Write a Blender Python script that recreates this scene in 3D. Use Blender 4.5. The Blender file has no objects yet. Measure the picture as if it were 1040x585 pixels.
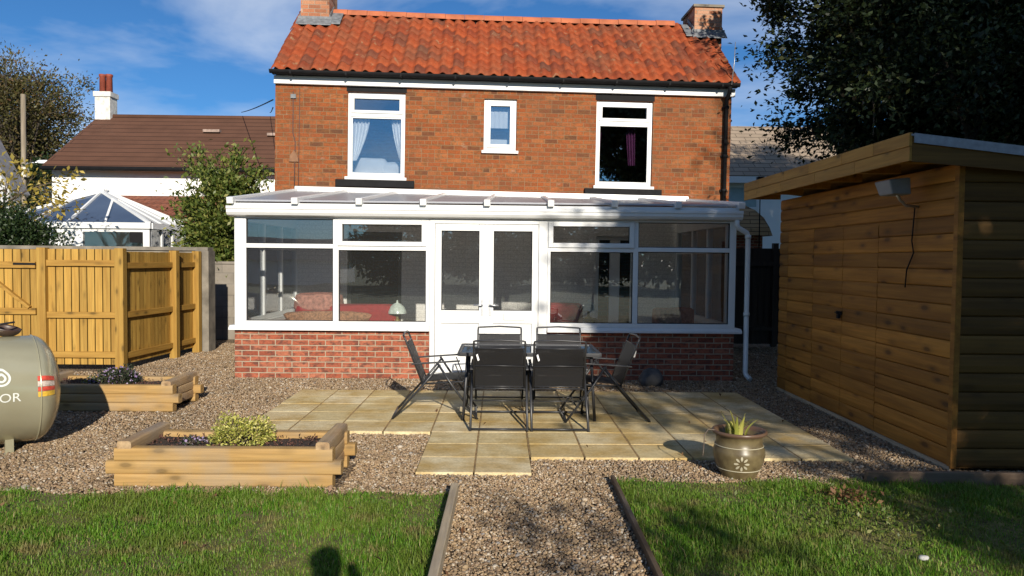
import bpy, math, random
import numpy as np
from mathutils import Vector, Matrix
R = math.radians
sc = bpy.context.scene
C = sc.collection
rnd = random.Random(7)

# ------------------------------------------------------------------ helpers
def link(o, parent=None):
    C.objects.link(o)
    if parent: o.parent = parent
    return o

def tag(o, label=None, cat=None, group=None, kind=None):
    if label: o['label'] = label
    if cat: o['category'] = cat
    if group: o['group'] = group
    if kind: o['kind'] = kind
    return o

def empty(name, label, cat, loc=(0, 0, 0), rz=0, group=None):
    o = bpy.data.objects.new(name, None)
    o.empty_display_size = .1
    C.objects.link(o)
    o.location = loc; o.rotation_euler = (0, 0, rz)
    return tag(o, label, cat, group)

def copy_tree(o, parent=None):
    c = o.copy(); C.objects.link(c)
    if parent: c.parent = parent
    for ch in [x for x in bpy.data.objects if x.parent == o]:
        copy_tree(ch, c)
    return c

class MB:
    def __init__(s): s.v = []; s.f = []; s.sm = []
    def add(s, vs, fs, smooth=False):
        b = len(s.v); s.v += [tuple(p) for p in vs]
        s.f += [tuple(i + b for i in f) for f in fs]; s.sm += [smooth] * len(fs)
        return s
    def box(s, x0, x1, y0, y1, z0, z1):
        return s.add([(x0,y0,z0),(x1,y0,z0),(x1,y1,z0),(x0,y1,z0),(x0,y0,z1),(x1,y0,z1),(x1,y1,z1),(x0,y1,z1)],
              [(0,3,2,1),(4,5,6,7),(0,1,5,4),(1,2,6,5),(2,3,7,6),(3,0,4,7)])
    def hexa(s, b, t):
        return s.add(list(b) + list(t), [(0,3,2,1),(4,5,6,7),(0,1,5,4),(1,2,6,5),(2,3,7,6),(3,0,4,7)])
    def bar(s, a, b, w, h, up=(0,0,1)):
        a, b = Vector(a), Vector(b); d = (b - a).normalized(); u = Vector(up)
        x = d.cross(u).normalized() * w / 2; y = x.cross(d).normalized() * h / 2
        return s.hexa([a-x-y, a+x-y, a+x+y, a-x+y], [b-x-y, b+x-y, b+x+y, b-x+y])
    def quad(s, *p): return s.add(p, [tuple(range(len(p)))])
    def tube(s, path, rad, n=8, cap=True):
        P = [Vector(p) for p in path]
        rr = rad if isinstance(rad, (list, tuple)) else [rad] * len(P)
        d0 = (P[1] - P[0]).normalized()
        u = d0.orthogonal().normalized() if abs(d0.z) > .95 else d0.cross(Vector((0,0,1))).normalized()
        vs = []
        for i, p in enumerate(P):
            d = (P[min(i+1, len(P)-1)] - P[max(i-1, 0)]).normalized()
            u = (u - d * u.dot(d)).normalized(); w = d.cross(u)
            for k in range(n):
                a = 2 * math.pi * (k + .5) / n
                vs.append(p + (u * math.cos(a) + w * math.sin(a)) * rr[i])
        fs = [(i*n+k, i*n+(k+1) % n, (i+1)*n+(k+1) % n, (i+1)*n+k) for i in range(len(P)-1) for k in range(n)]
        s.add(vs, fs, True)
        if cap:
            b = len(s.v) - len(vs)
            s.f += [tuple(b+k for k in reversed(range(n))), tuple(b+len(vs)-n+k for k in range(n))]; s.sm += [False, False]
        return s
    def lathe(s, prof, c=(0,0,0), n=32):
        vs = [(c[0]+r*math.cos(2*math.pi*k/n), c[1]+r*math.sin(2*math.pi*k/n), c[2]+z) for r, z in prof for k in range(n)]
        fs = [(i*n+k, i*n+(k+1) % n, (i+1)*n+(k+1) % n, (i+1)*n+k) for i in range(len(prof)-1) for k in range(n)]
        return s.add(vs, fs, True)
    def prism(s, poly, a0, a1, axis='y'):
        n = len(poly)
        f = {'y': lambda p, a: (p[0], a, p[1]), 'x': lambda p, a: (a, p[0], p[1]), 'z': lambda p, a: (p[0], p[1], a)}[axis]
        vs = [f(p, a0) for p in poly] + [f(p, a1) for p in poly]
        return s.add(vs, [(i, (i+1) % n, (i+1) % n+n, i+n) for i in range(n)] + [tuple(reversed(range(n))), tuple(range(n, 2*n))])
    def frame(s, x0, x1, z0, z1, w, y0, y1):
        s.box(x0, x0+w, y0, y1, z0, z1); s.box(x1-w, x1, y0, y1, z0, z1)
        s.box(x0+w, x1-w, y0, y1, z0, z0+w); return s.box(x0+w, x1-w, y0, y1, z1-w, z1)
    def wall(s, x0, x1, z0, z1, y0, y1, holes=()):
        xs = sorted({x0, x1} | {h[i] for h in holes for i in (0, 1)}); zs = sorted({z0, z1} | {h[i] for h in holes for i in (2, 3)})
        for i in range(len(xs)-1):
            for j in range(len(zs)-1):
                cx, cz = (xs[i]+xs[i+1])/2, (zs[j]+zs[j+1])/2
                if any(h[0] < cx < h[1] and h[2] < cz < h[3] for h in holes): continue
                a, b, c, d = xs[i], xs[i+1], zs[j], zs[j+1]
                s.quad((a,y0,c),(b,y0,c),(b,y0,d),(a,y0,d)); s.quad((a,y1,c),(a,y1,d),(b,y1,d),(b,y1,c))
        for a, b, c, d in list(holes) + [(x0, x1, z0, z1)]:
            s.quad((a,y0,c),(a,y1,c),(a,y1,d),(a,y0,d)); s.quad((b,y0,c),(b,y0,d),(b,y1,d),(b,y1,c))
            s.quad((a,y0,c),(b,y0,c),(b,y1,c),(a,y1,c)); s.quad((a,y0,d),(a,y1,d),(b,y1,d),(b,y0,d))
        return s
    def build(s, name, mat, parent=None, bevel=0, fix=True):
        me = bpy.data.meshes.new(name); me.from_pydata(s.v, [], s.f)
        me.polygons.foreach_set('use_smooth', s.sm)
        me.materials.append(mat); me.update()
        o = link(bpy.data.objects.new(name, me), parent)
        if bevel:
            m = o.modifiers.new('bevel', 'BEVEL'); m.width = bevel; m.segments = 2; m.limit_method = 'ANGLE'; m.angle_limit = R(40)
        return o

def mesh_np(name, V, F, mat, parent=None, smooth=False):
    V = np.ascontiguousarray(V, dtype=np.float32); F = np.ascontiguousarray(F, dtype=np.int32)
    me = bpy.data.meshes.new(name)
    me.vertices.add(len(V)); me.vertices.foreach_set('co', V.ravel())
    me.loops.add(F.size); me.loops.foreach_set('vertex_index', F.ravel())
    me.polygons.add(len(F)); me.polygons.foreach_set('loop_start', np.arange(0, F.size, F.shape[1], dtype=np.int32))
    me.update(calc_edges=True)
    if smooth: me.polygons.foreach_set('use_smooth', np.ones(len(F), dtype=bool))
    me.materials.append(mat)
    return link(bpy.data.objects.new(name, me), parent)

def unit(a): return a / np.maximum(np.linalg.norm(a, axis=1, keepdims=True), 1e-9)

def leaf_mesh(P, size, rng, aspect=.5, up=.3, out=None):
    """one folded diamond leaf per point"""
    n = len(P)
    d = rng.normal(size=(n, 3))
    if out is not None: d = d * .8 + out * 1.0
    d = unit(d)
    nn = unit(rng.normal(size=(n, 3)) + np.array([0, 0, up * 3]))
    w = unit(np.cross(d, nn)); nn = np.cross(w, d)
    L = (size * rng.uniform(.6, 1.25, n))[:, None]
    V = np.stack([P, P + d*L*.5 + w*L*aspect*.5 + nn*L*.12, P + d*L, P + d*L*.5 - w*L*aspect*.5 + nn*L*.12], 1).reshape(-1, 3)
    return V, np.arange(4*n).reshape(-1, 4)

def bez(a, b, c, n=6):
    return [tuple((1-t)**2*np.array(a) + 2*t*(1-t)*np.array(b) + t*t*np.array(c)) for t in np.linspace(0, 1, n)]

def tree(name, label, cat, base, cen, rad, ncl, per, leaf, cl_r, lmat, bmat, seed, trunk_r=.15, group=None, limbs=24, shell=.55, twigs=0, clip=None, aspect=.5, core=0, lobe=None):
    rng = np.random.default_rng(seed)
    base = np.array(base, float); cen = np.array(cen, float); rad = np.array(rad, float)
    root = empty(name, label, cat, tuple(base), 0, group)
    d = unit(rng.normal(size=(ncl*3, 3)))
    bump = 1 + .16*np.sin(d[:, 0]*5+seed) + .14*np.sin(d[:, 1]*6+seed*2.1) + .13*np.sin(d[:, 2]*7+seed*1.3)
    rr = (shell + (1-shell) * rng.uniform(0, 1, ncl*3)**.6) * bump
    c = cen + d*rad*rr[:, None]
    if clip is not None: c = c[clip(c)]
    c = c[c[:, 2] > base[2] + .15][:ncl]
    if lobe is not None: c = np.concatenate([c, np.array(lobe[0]) + unit(rng.normal(size=(lobe[2], 3)))*np.array(lobe[1])*rng.uniform(.2, 1, (lobe[2], 1))**.5])
    ncl = len(c)
    csz = cl_r * rng.uniform(.5, 1.4, ncl)
    idx = rng.integers(0, ncl, ncl*per)
    P = c[idx] + rng.normal(size=(ncl*per, 3)) * (csz[idx] * .55)[:, None] * np.array([1, 1, .75])
    P = P[P[:, 2] > base[2] + .03]
    out = unit(P - cen)
    V, F = leaf_mesh(P, leaf, rng, out=out, aspect=aspect)
    if core:
        q = unit(rng.normal(size=(core, 3)))*(rng.uniform(.05, .62, core)**.6)[:, None]*rad + cen
        if clip is not None: q = q[clip(q - np.array([.7, 0, 0]))]
        q = q[q[:, 2] > base[2]+.5]
        V2, F2 = leaf_mesh(q, leaf*2.4, rng); V = np.concatenate([V, V2]); F = np.concatenate([F, F2+len(P)*4])
    mesh_np('crown', V - base, F, lmat, root)
    mb = MB()
    fork = base + (cen - base) * np.array([.5, .5, .55])
    top = cen + np.array([0, 0, rad[2]*.5])
    mb.tube(bez(base-base, (base*.5+fork*.5)-base + rng.normal(size=3)*trunk_r*.5, fork-base, 5) + [tuple(top-base)], [trunk_r*1.25, trunk_r, trunk_r*.9, trunk_r*.8, trunk_r*.7, trunk_r*.1], 10)
    for k in range(min(limbs, ncl)):
        t = c[(k*7) % ncl]; s = base + (fork-base)*rng.uniform(.55, 1.0) if k % 2 else fork + (top-fork)*rng.uniform(0, .7)
        m = (s+t)/2 + np.array([0, 0, .12*np.linalg.norm(t-s)])
        r0 = trunk_r*rng.uniform(.22, .45)
        mb.tube([tuple(np.array(q)-base) for q in bez(s, m, t, 6)], list(np.linspace(r0, r0*.15, 6)), 6, False)
        for j in range(twigs):
            a = np.array(bez(s, m, t, 9)[rng.integers(4, 9)]); e = a + unit(rng.normal(size=(1, 3)) + (t-s)[None]/np.linalg.norm(t-s)*.8)[0]*cl_r*rng.uniform(.8, 1.6)
            mb.tube([tuple(a-base), tuple((a+e)/2-base+rng.normal(size=3)*.05*cl_r), tuple(e-base)], [r0*.25, r0*.15, r0*.06], 4, False)
    mb.build('trunk', bmat, root)
    return root

# ------------------------------------------------------------------ materials
class G:
    def __init__(s, name):
        s.m = bpy.data.materials.new(name); s.m.use_nodes = True; s.t = s.m.node_tree
        s.b = s.t.nodes['Principled BSDF']; s.o = s.t.nodes['Material Output']
    def n(s, typ, inputs=None, **kw):
        nd = s.t.nodes.new('ShaderNode' + typ)
        for k, v in kw.items(): setattr(nd, k, v)
        for k, v in (inputs or {}).items(): s.set(nd.inputs[k], v)
        return nd
    def set(s, sock, v):
        if isinstance(v, bpy.types.NodeSocket): s.t.links.new(v, sock)
        elif isinstance(v, bpy.types.Node): s.t.links.new(v.outputs[0], sock)
        else:
            if isinstance(v, tuple) and len(v) == 3 and len(sock.default_value) == 4: v = v + (1,)
            sock.default_value = v
    def math(s, op, a, b=0., c=0.):
        nd = s.n('Math', operation=op); s.set(nd.inputs[0], a); s.set(nd.inputs[1], b); s.set(nd.inputs[2], c); return nd.outputs[0]
    def ramp(s, fac, stops, interp='LINEAR'):
        nd = s.n('ValToRGB', {0: fac}); cr = nd.color_ramp; cr.interpolation = interp
        while len(cr.elements) < len(stops): cr.elements.new(.5)
        for e, (p, c) in zip(cr.elements, stops):
            e.position = p; e.color = (c, c, c, 1) if isinstance(c, (int, float)) else tuple(c) + (1,)
        return nd.outputs[0]
    def mix(s, fac, a, b, mode='MIX'):
        nd = s.n('Mix', data_type='RGBA', blend_type=mode); s.set(nd.inputs[0], fac); s.set(nd.inputs[6], a); s.set(nd.inputs[7], b); return nd.outputs[2]
    def obj(s): return s.n('TexCoord').outputs['Object']
    def world(s): return s.n('NewGeometry').outputs['Position']
    def isl(s): return s.n('NewGeometry').outputs['Random Per Island']
    def map(s, v, sc=(1, 1, 1), loc=(0, 0, 0)): return s.n('Mapping', {0: v, 1: loc, 3: sc}).outputs[0]
    def noise(s, v, scale, detail=3, rough=.55): return s.n('TexNoise', {'Vector': v, 'Scale': scale, 'Detail': detail, 'Roughness': rough}).outputs[0]
    def bump(s, h, strength=.4, dist=.01): s.set(s.b.inputs['Normal'], s.n('Bump', {'Height': h, 'Strength': strength, 'Distance': dist}))
    def col(s, c, rough=.6, spec=None, metal=None):
        s.set(s.b.inputs['Base Color'], c); s.set(s.b.inputs['Roughness'], rough)
        if spec is not None: s.b.inputs['Specular IOR Level'].default_value = spec
        if metal is not None: s.b.inputs['Metallic'].default_value = metal
        return s.m
    def boxuv(s):
        """(u, v, 0): along the wall and up, from object coordinates and the object-space normal"""
        tc = s.n('TexCoord'); p = s.n('SeparateXYZ', {0: tc.outputs['Object']}); nn = s.n('SeparateXYZ', {0: tc.outputs['Normal']})
        k = s.math('GREATER_THAN', s.math('ABSOLUTE', nn.outputs[0]), s.math('ABSOLUTE', nn.outputs[1]))
        u = s.n('Mix', {0: k, 2: p.outputs[0], 3: p.outputs[1]}).outputs[0]
        return s.n('CombineXYZ', {0: u, 1: p.outputs[2]}).outputs[0]

def plain(name, c, rough=.5, var=.08, scale=8, spec=None, metal=None, bump=0):
    g = G(name); n = g.noise(g.obj(), scale, 4)
    lo = tuple(x*(1-var) for x in c); hi = tuple(min(1, x*(1+var)) for x in c)
    if bump: g.bump(g.noise(g.obj(), scale*8, 4), bump, .01)
    return g.col(g.ramp(n, [(.3, lo), (.7, hi)]), rough, spec, metal)

def brick(name, cols, mortar, smudge=None, bw=.225, rh=.075, ms=.006, dirt=.3, lime=0, sq=1., bs=.7):
    g = G(name); uv = g.boxuv()
    wob = g.noise(uv, 9, 2); uv2 = g.n('VectorMath', {0: uv, 1: g.n('CombineXYZ', {0: g.math('MULTIPLY_ADD', wob, .012, -.006), 1: g.math('MULTIPLY_ADD', g.noise(uv, 5, 2), .012, -.006)})}, operation='ADD').outputs[0]
    bt = g.n('TexBrick', {'Vector': uv2, 'Color1': (0, 0, 0), 'Color2': (1, 1, 1), 'Mortar': (.5, .5, .5), 'Scale': 1., 'Mortar Size': ms, 'Mortar Smooth': .3, 'Bias': 0., 'Brick Width': bw, 'Row Height': rh}, squash=sq, squash_frequency=3)
    k = len(cols)
    c = g.ramp(bt.outputs[0], [(i/(k-1), cols[i]) for i in range(k)])
    n1 = g.noise(uv, 1.3, 4); n2 = g.noise(uv, 38, 4)
    if smudge:
        sm = g.noise(g.map(uv, (9, 16, 1)), 1, 4, .65)
        c = g.mix(g.ramp(sm, [(.47, 0.), (.62, .85)]), c, smudge)
    c = g.mix(1., c, g.ramp(n2, [(.25, .72), (.75, 1.2)]), 'MULTIPLY')
    mo = g.mix(g.noise(uv, 20, 3), mortar, tuple(x*.6 for x in mortar))
    c = g.mix(bt.outputs[1], c, mo)
    c = g.mix(g.ramp(n1, [(.42, 0.), (.72, dirt)]), c, (.11, .06, .035))
    if lime: c = g.mix(g.ramp(g.noise(g.map(uv, (1, 2.2, 1)), 3.1, 5, .7), [(.62, 0.), (.75, lime)]), c, (.42, .34, .26))
    h = g.math('ADD', g.math('MULTIPLY', bt.outputs[1], -1.), g.math('MULTIPLY', n2, .5))
    g.bump(h, bs, .008)
    return g.col(c, .88, .25)

def wood(name, c1, c2, axis, knot=.8, isl=.22, scale=1., grey=0, rough=.65, knotc=None):
    g = G(name); v = g.obj(); i = g.isl()
    off = g.n('CombineXYZ', {0: g.math('MULTIPLY', i, 37.), 1: g.math('MULTIPLY', i, 19.), 2: g.math('MULTIPLY', i, 53.)})
    v = g.n('VectorMath', {0: v, 1: off}, operation='ADD').outputs[0]
    s1 = [16*scale]*3; s1[axis] = 1.1*scale; s2 = [60*scale]*3; s2[axis] = 2.2*scale; s3 = [8.5*scale]*3; s3[axis] = 3.3*scale
    a = g.noise(g.map(v, tuple(s1)), 1, 4); b = g.noise(g.map(v, tuple(s2)), 1, 3)
    c = g.ramp(a, [(.3, c2), (.68, c1)])
    c = g.mix(1., c, g.ramp(b, [(.3, .8), (.7, 1.1)]), 'MULTIPLY')
    vo = g.n('TexVoronoi', {'Vector': g.map(v, tuple(s3)), 'Scale': 1., 'Randomness': 1.}).outputs[0]
    c = g.mix(g.ramp(vo, [(.10, knot), (.17, knot*.4), (.32, 0.)]), c, knotc or tuple(x*.22 for x in c1))
    if grey: c = g.mix(g.ramp(g.noise(v, 2.3, 4), [(.45, 0.), (.7, grey)]), c, (.27, .24, .2))
    c = g.mix(1., c, g.ramp(i, [(0., 1-isl), (1., 1+isl*.5)]), 'MULTIPLY')
    g.bump(b, .25, .004)
    return g.col(c, rough, .3)

def leafmat(name, stops, trans=.3, rough=.45, spec=.35):
    g = G(name); c = g.ramp(g.isl(), stops)
    c = g.mix(g.ramp(g.noise(g.world(), .9, 3), [(.35, 0.), (.7, .45)]), c, stops[0][1])
    g.col(c, rough, spec)
    tr = g.n('BsdfTranslucent', {0: g.mix(1., c, (1.3, 1.25, .6), 'MULTIPLY')})
    mx = g.n('MixShader', {0: trans, 1: g.b.outputs[0], 2: tr})
    g.set(g.o.inputs[0], mx); return g.m

def glassmat(name, refl=.1, tint=(.93, .96, .96), rough=0., dust=.0):
    g = G(name); g.t.nodes.remove(g.b)
    fr = g.n('Fresnel', {0: 1.5}).outputs[0]
    fac = g.math('ADD', g.math('MULTIPLY', fr, 1.25), refl)
    wav = g.n('Bump', {'Height': g.noise(g.obj(), 1.1, 1), 'Strength': .12, 'Distance': .02})
    gl = g.n('BsdfGlossy', {0: (.95, .97, 1), 'Roughness': rough, 'Normal': wav})
    mx = g.n('MixShader', {0: fac, 1: g.n('BsdfTransparent', {0: tint}), 2: gl}).outputs[0]
    if dust: mx = g.n('MixShader', {0: dust, 1: mx, 2: g.n('BsdfDiffuse', {0: (.6, .6, .58)})}).outputs[0]
    g.set(g.o.inputs[0], mx); return g.m

M = {}
M['brick'] = brick('old_red_brick', [(.11,.045,.022),(.23,.06,.018),(.28,.075,.02),(.25,.066,.019),(.32,.098,.03),(.27,.07,.02),(.33,.115,.038),(.24,.064,.019)], (.29,.18,.095), smudge=(.17,.07,.024), dirt=.4, lime=.5, ms=.0055, sq=.5)
M['brick_new'] = brick('multi_red_brick', [(.24,.062,.034),(.36,.105,.055),(.41,.15,.085),(.31,.08,.04),(.39,.12,.065)], (.46,.38,.27), smudge=(.10,.045,.035), ms=.0075, dirt=.12)
M['brick_chim'] = brick('chimney_brick', [(.22,.09,.05),(.42,.16,.08),(.46,.22,.12),(.5,.28,.18)], (.44,.36,.27), dirt=.3, lime=.7)
M['white_brick'] = brick('painted_brick', [(.70,.67,.62),(.74,.71,.66),(.72,.69,.64)], (.67,.645,.6), dirt=.03, ms=.004, bs=.08)
M['upvc'] = plain('white_upvc', (.71,.715,.70), .32, .045, 4)
M['fascia'] = plain('white_fascia', (.72,.72,.70), .4, .04, 3)
M['black'] = plain('black_paint', (.012,.012,.013), .75, .2, spec=.15)
M['render'] = plain('white_render', (.80,.80,.78), .9, .05, 1.5, bump=.15)
M['lead'] = plain('lead_flashing', (.16,.17,.18), .6, .35, 14, bump=.3)
M['pot_clay'] = plain('clay_pot', (.25,.055,.03), .7, .25)
M['darkmetal'] = plain('grey_powder_coat', (.028,.029,.032), .38, .12, 20)
M['steel'] = plain('galvanised', (.5,.51,.52), .4, .15, 20, metal=.8)
M['brass'] = plain('brass', (.45,.36,.18), .4, .2, 20, metal=.7)
M['white_tag'] = plain('white_tag', (.85,.85,.85), .5, .01)
M['cream'] = plain('cream_paint', (.72,.67,.56), .6, .03)
M['floor_tile'] = plain('pale_floor', (.5,.46,.4), .4, .08)
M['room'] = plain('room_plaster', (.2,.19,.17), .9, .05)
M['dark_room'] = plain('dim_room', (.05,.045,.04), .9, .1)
M['curtain'] = plain('white_voile', (.92,.91,.9), .9, .04)
M['curtain_pink'] = plain('plum_curtain', (.2,.045,.15), .9, .15)
M['bed'] = plain('bed_linen', (.8,.8,.82), .9, .06)
M['sofa'] = plain('red_upholstery', (.26,.014,.015), .85, .15, 20)
M['throw'] = plain('pink_patterned_throw', (.36,.16,.12), .9, .45, 22)
M['weave'] = plain('floral_weave', (.28,.14,.075), .9, .6, 30)
M['shade_glass'] = plain('pale_lamp_glass', (.5,.56,.5), .2, .25, 14)
M['concrete'] = plain('weathered_concrete', (.19,.168,.135), .95, .42, 4, bump=.4)
M['soil'] = plain('dark_soil', (.045,.028,.02), 1, .5, 30, bump=.9)
M['ground'] = plain('grassy_ground', (.075,.10,.035), 1, .4, 1.2, bump=.4)
M['slate'] = plain('grey_slate', (.19,.19,.2), .7, .2, 6)
M['coat'] = plain('navy_coat', (.03,.035,.05), .9, .2)
M['glass'] = glassmat('window_glass', .045, (.97,.98,.98), dust=.014)
M['glass_up'] = glassmat('upper_window_glass', .17, (.85,.88,.9))
M['table_glass'] = glassmat('smoked_table_glass', .12, (.32,.34,.35))
M['wood_fence'] = wood('fresh_softwood_upright', (.47,.285,.062), (.34,.185,.035), 2, .75, .25)
M['wood_rail_x'] = wood('fresh_softwood_rail', (.45,.26,.055), (.32,.165,.03), 0, .8, .15)
M['wood_rail_y'] = wood('fresh_softwood_side_rail', (.45,.26,.055), (.32,.165,.03), 1, .8, .15)
M['log_x'] = wood('planter_log', (.45,.285,.105), (.34,.2,.065), 0, .65, .2, grey=.5)
M['log_y'] = wood('planter_cross_log', (.46,.32,.17), (.3,.19,.1), 1, .55, .2, grey=.7)
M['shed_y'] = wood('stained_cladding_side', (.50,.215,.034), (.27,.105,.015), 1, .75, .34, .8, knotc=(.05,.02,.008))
M['shed_x_shaded'] = wood('stained_cladding_front_shaded', (.19,.095,.02), (.10,.048,.01), 0, .45, .3, .8)  # shed cladding again, with the end wall's shade put into a darker colour
M['shed_fascia'] = wood('shed_fascia_timber', (.48,.26,.055), (.36,.17,.03), 1, .85, .2)
M['edge_wood'] = wood('weathered_edging', (.58,.48,.33), (.40,.31,.2), 1, .4, .2, grey=.5)
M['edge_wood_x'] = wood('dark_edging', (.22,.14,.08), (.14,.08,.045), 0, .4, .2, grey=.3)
M['edge_dark'] = wood('dark_path_edging', (.16,.11,.06), (.09,.06,.035), 1, .4, .2, grey=.3)  # darker brown wood for the board right of the path
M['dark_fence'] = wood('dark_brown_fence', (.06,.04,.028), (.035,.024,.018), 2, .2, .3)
M['pole_wood'] = wood('grey_pole', (.30,.25,.18), (.2,.16,.11), 2, .2, .1)
M['bark'] = plain('bark', (.07,.055,.042), .95, .4, 9, bump=.6)
M['bark_l'] = plain('greyish_bark', (.13,.10,.075), .95, .4, 9, bump=.5)

g = G('pantile'); i = g.isl(); v = g.obj()
c = g.ramp(i, [(0., (.14,.038,.02)), (.25, (.25,.05,.017)), (.6, (.33,.068,.02)), (.85, (.29,.066,.022)), (1., (.13,.046,.027))])
c = g.mix(g.ramp(g.noise(v, 1.6, 5, .65), [(.46, 0.), (.7, .6)]), c, (.17,.075,.04))
c = g.mix(g.ramp(g.noise(g.map(v, (1, .7, .7)), 6.5, 5, .7), [(.6, 0.), (.68, .55)]), c, (.33,.25,.14))
c = g.mix(1., c, g.ramp(g.noise(v, 40, 3), [(.3, .78), (.7, 1.15)]), 'MULTIPLY')
g.bump(g.noise(v, 60, 3), .3, .004); M['pantile'] = g.col(c, .8, .25)

def tilemat(name, cols, row, colw):
    g = G(name); v = g.boxuv(); tc = g.n('SeparateXYZ', {0: g.obj()})
    uv = g.n('CombineXYZ', {0: tc.outputs[0], 1: tc.outputs[2]})
    bt = g.n('TexBrick', {'Vector': uv, 'Color1': (0,0,0), 'Color2': (1,1,1), 'Mortar': (0,0,0), 'Scale': 1., 'Mortar Size': .012, 'Mortar Smooth': .6, 'Brick Width': colw, 'Row Height': row})
    c = g.ramp(bt.outputs[0], [(k/(len(cols)-1), x) for k, x in enumerate(cols)])
    c = g.mix(bt.outputs[1], c, tuple(x*.35 for x in cols[0]))
    c = g.mix(g.ramp(g.noise(g.obj(), 1.5, 5), [(.4, 0.), (.75, .5)]), c, tuple(x*.6 for x in cols[0]))
    g.bump(g.math('MULTIPLY', bt.outputs[1], -1.), .8, .02); return g.col(c, .85, .2)
M['roof_brown'] = tilemat('brown_concrete_tile', [(.11,.053,.033),(.125,.06,.037),(.115,.055,.034),(.135,.066,.042)], .17, 40.)
M['roof_red'] = tilemat('red_concrete_tile', [(.24,.08,.045),(.28,.1,.055),(.22,.075,.045)], .14, .2)
M['roof_grey'] = tilemat('weathered_tile', [(.3,.235,.17),(.34,.265,.195),(.28,.215,.155)], .16, .5)
M['roof_tan'] = tilemat('tan_bay_tile', [(.52,.36,.2),(.56,.39,.22),(.48,.33,.18)], .1, .9)

g = G('polycarbonate'); g.col((.50,.51,.55), .3, .4)
mx = g.n('MixShader', {0: .45, 1: g.b.outputs[0], 2: g.n('BsdfTranslucent', {0: (.8,.8,.8)})}); g.set(g.o.inputs[0], mx); M['poly'] = g.m
g = G('blue_roof_glass'); g.col(g.ramp(g.noise(g.obj(), .8, 3), [(.3, (.028,.05,.10)), (.7, (.05,.08,.14))]), .08, .7); M['blue_glass'] = g.m
g = G('mesh_fabric'); v = g.obj(); wv = g.n('TexNoise', {'Vector': g.map(v, (90, 90, 90)), 'Scale': 3., 'Detail': 1.}).outputs[0]
g.col(g.ramp(wv, [(.3, (.007,.007,.008)), (.7, (.018,.018,.02))]), .6, .35)
g.set(g.o.inputs[0], g.n('MixShader', {0: .12, 1: g.b.outputs[0], 2: g.n('BsdfTransparent')})); M['fabric'] = g.m

# gravel sheet below the loose stones
PEB = [(0., (.11,.08,.05)), (.12, (.20,.135,.083)), (.34, (.30,.205,.112)), (.55, (.365,.268,.16)), (.70, (.27,.172,.1)), (.86, (.41,.32,.22)), (.96, (.52,.45,.35)), (1., (.22,.205,.19))]
g = G('gravel_sheet'); v = g.world(); vo = g.n('TexVoronoi', {'Vector': v, 'Scale': 48.})
cs = g.n('SeparateColor', {0: vo.outputs[1]}).outputs[0]
c = g.mix(g.ramp(vo.outputs[0], [(.35, 0.), (.7, .8)]), g.ramp(cs, PEB), (.06,.045,.035))
g.bump(g.math('MULTIPLY', vo.outputs[0], -1.), 1., .02); M['gravel'] = g.col(c, .9, .2)
g = G('pebbles'); c = g.ramp(g.isl(), PEB)
c = g.mix(1., c, g.ramp(g.noise(g.world(), 1.4, 3), [(.3, .78), (.7, 1.12)]), 'MULTIPLY')
c = g.mix(.3, c, g.mix(1., c, g.ramp(g.noise(g.world(), 160, 2), [(.3, .55), (.7, 1.4)]), 'MULTIPLY'))
M['pebble'] = g.col(c, .75, .3)
g = G('sandstone_paving'); i = g.isl(); v = g.world()
c = g.ramp(i, [(0., (.56,.44,.22)), (.35, (.66,.545,.31)), (.7, (.72,.61,.39)), (1., (.60,.46,.23))])
c = g.mix(g.ramp(g.noise(v, 2.1, 5, .65), [(.40, 0.), (.66, .8)]), c, (.42,.26,.06))
c = g.mix(g.ramp(g.noise(g.map(v, (1, 2.6, 1)), 7, 5, .7), [(.5, 0.), (.75, .5)]), c, (.25,.19,.1))
c = g.mix(1., c, g.ramp(g.noise(v, 55, 4), [(.3, .82), (.7, 1.12)]), 'MULTIPLY')
g.bump(g.noise(v, 18, 5, .65), .35, .01); M['slab'] = g.col(c, .85, .25)
M['joint'] = plain('sandy_joint', (.26,.165,.065), 1, .4, 12)
M['lawn_soil'] = plain('lawn_soil', (.13,.115,.035), 1, .5, 9, bump=.8)
g = G('grass_blades'); c = g.ramp(g.isl(), [(0., (.045,.125,.008)), (.4, (.10,.235,.014)), (.78, (.17,.31,.028)), (.93, (.24,.24,.07)), (1., (.38,.30,.13))])
c = g.mix(g.ramp(g.noise(g.world(), 1.7, 4), [(.42, 0.), (.66, .7)]), c, (.16,.20,.035))
c = g.mix(g.ramp(g.noise(g.map(g.world(), (1, 1.6, 1)), 2.6, 4, .6), [(.56, 0.), (.68, .85)]), c, (.26,.2,.085))
g.col(c, .5, .3); g.set(g.o.inputs[0], g.n('MixShader', {0: .3, 1: g.b.outputs[0], 2: g.n('BsdfTranslucent', {0: g.mix(1., c, (1.3,1.3,.7), 'MULTIPLY')})})); M['grass'] = g.m
M['leaf_dark'] = leafmat('dark_evergreen_leaf', [(0., (.014,.022,.009)), (.5, (.024,.038,.014)), (.85, (.04,.058,.02)), (.985, (.075,.09,.03)), (1., (.14,.14,.04))], .12, .45, .25)
M['leaf_laurel'] = leafmat('laurel_leaf', [(0., (.05,.08,.016)), (.4, (.11,.15,.03)), (.8, (.2,.225,.05)), (1., (.33,.3,.09))], .28)
M['leaf_hedge'] = leafmat('hedge_leaf', [(0., (.015,.03,.01)), (.6, (.03,.055,.016)), (1., (.06,.085,.025))], .2)
M['leaf_autumn'] = leafmat('autumn_leaf', [(0., (.06,.05,.025)), (.35, (.095,.09,.032)), (.65, (.13,.125,.04)), (.88, (.17,.12,.045)), (1., (.16,.08,.04))], .3)
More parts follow.
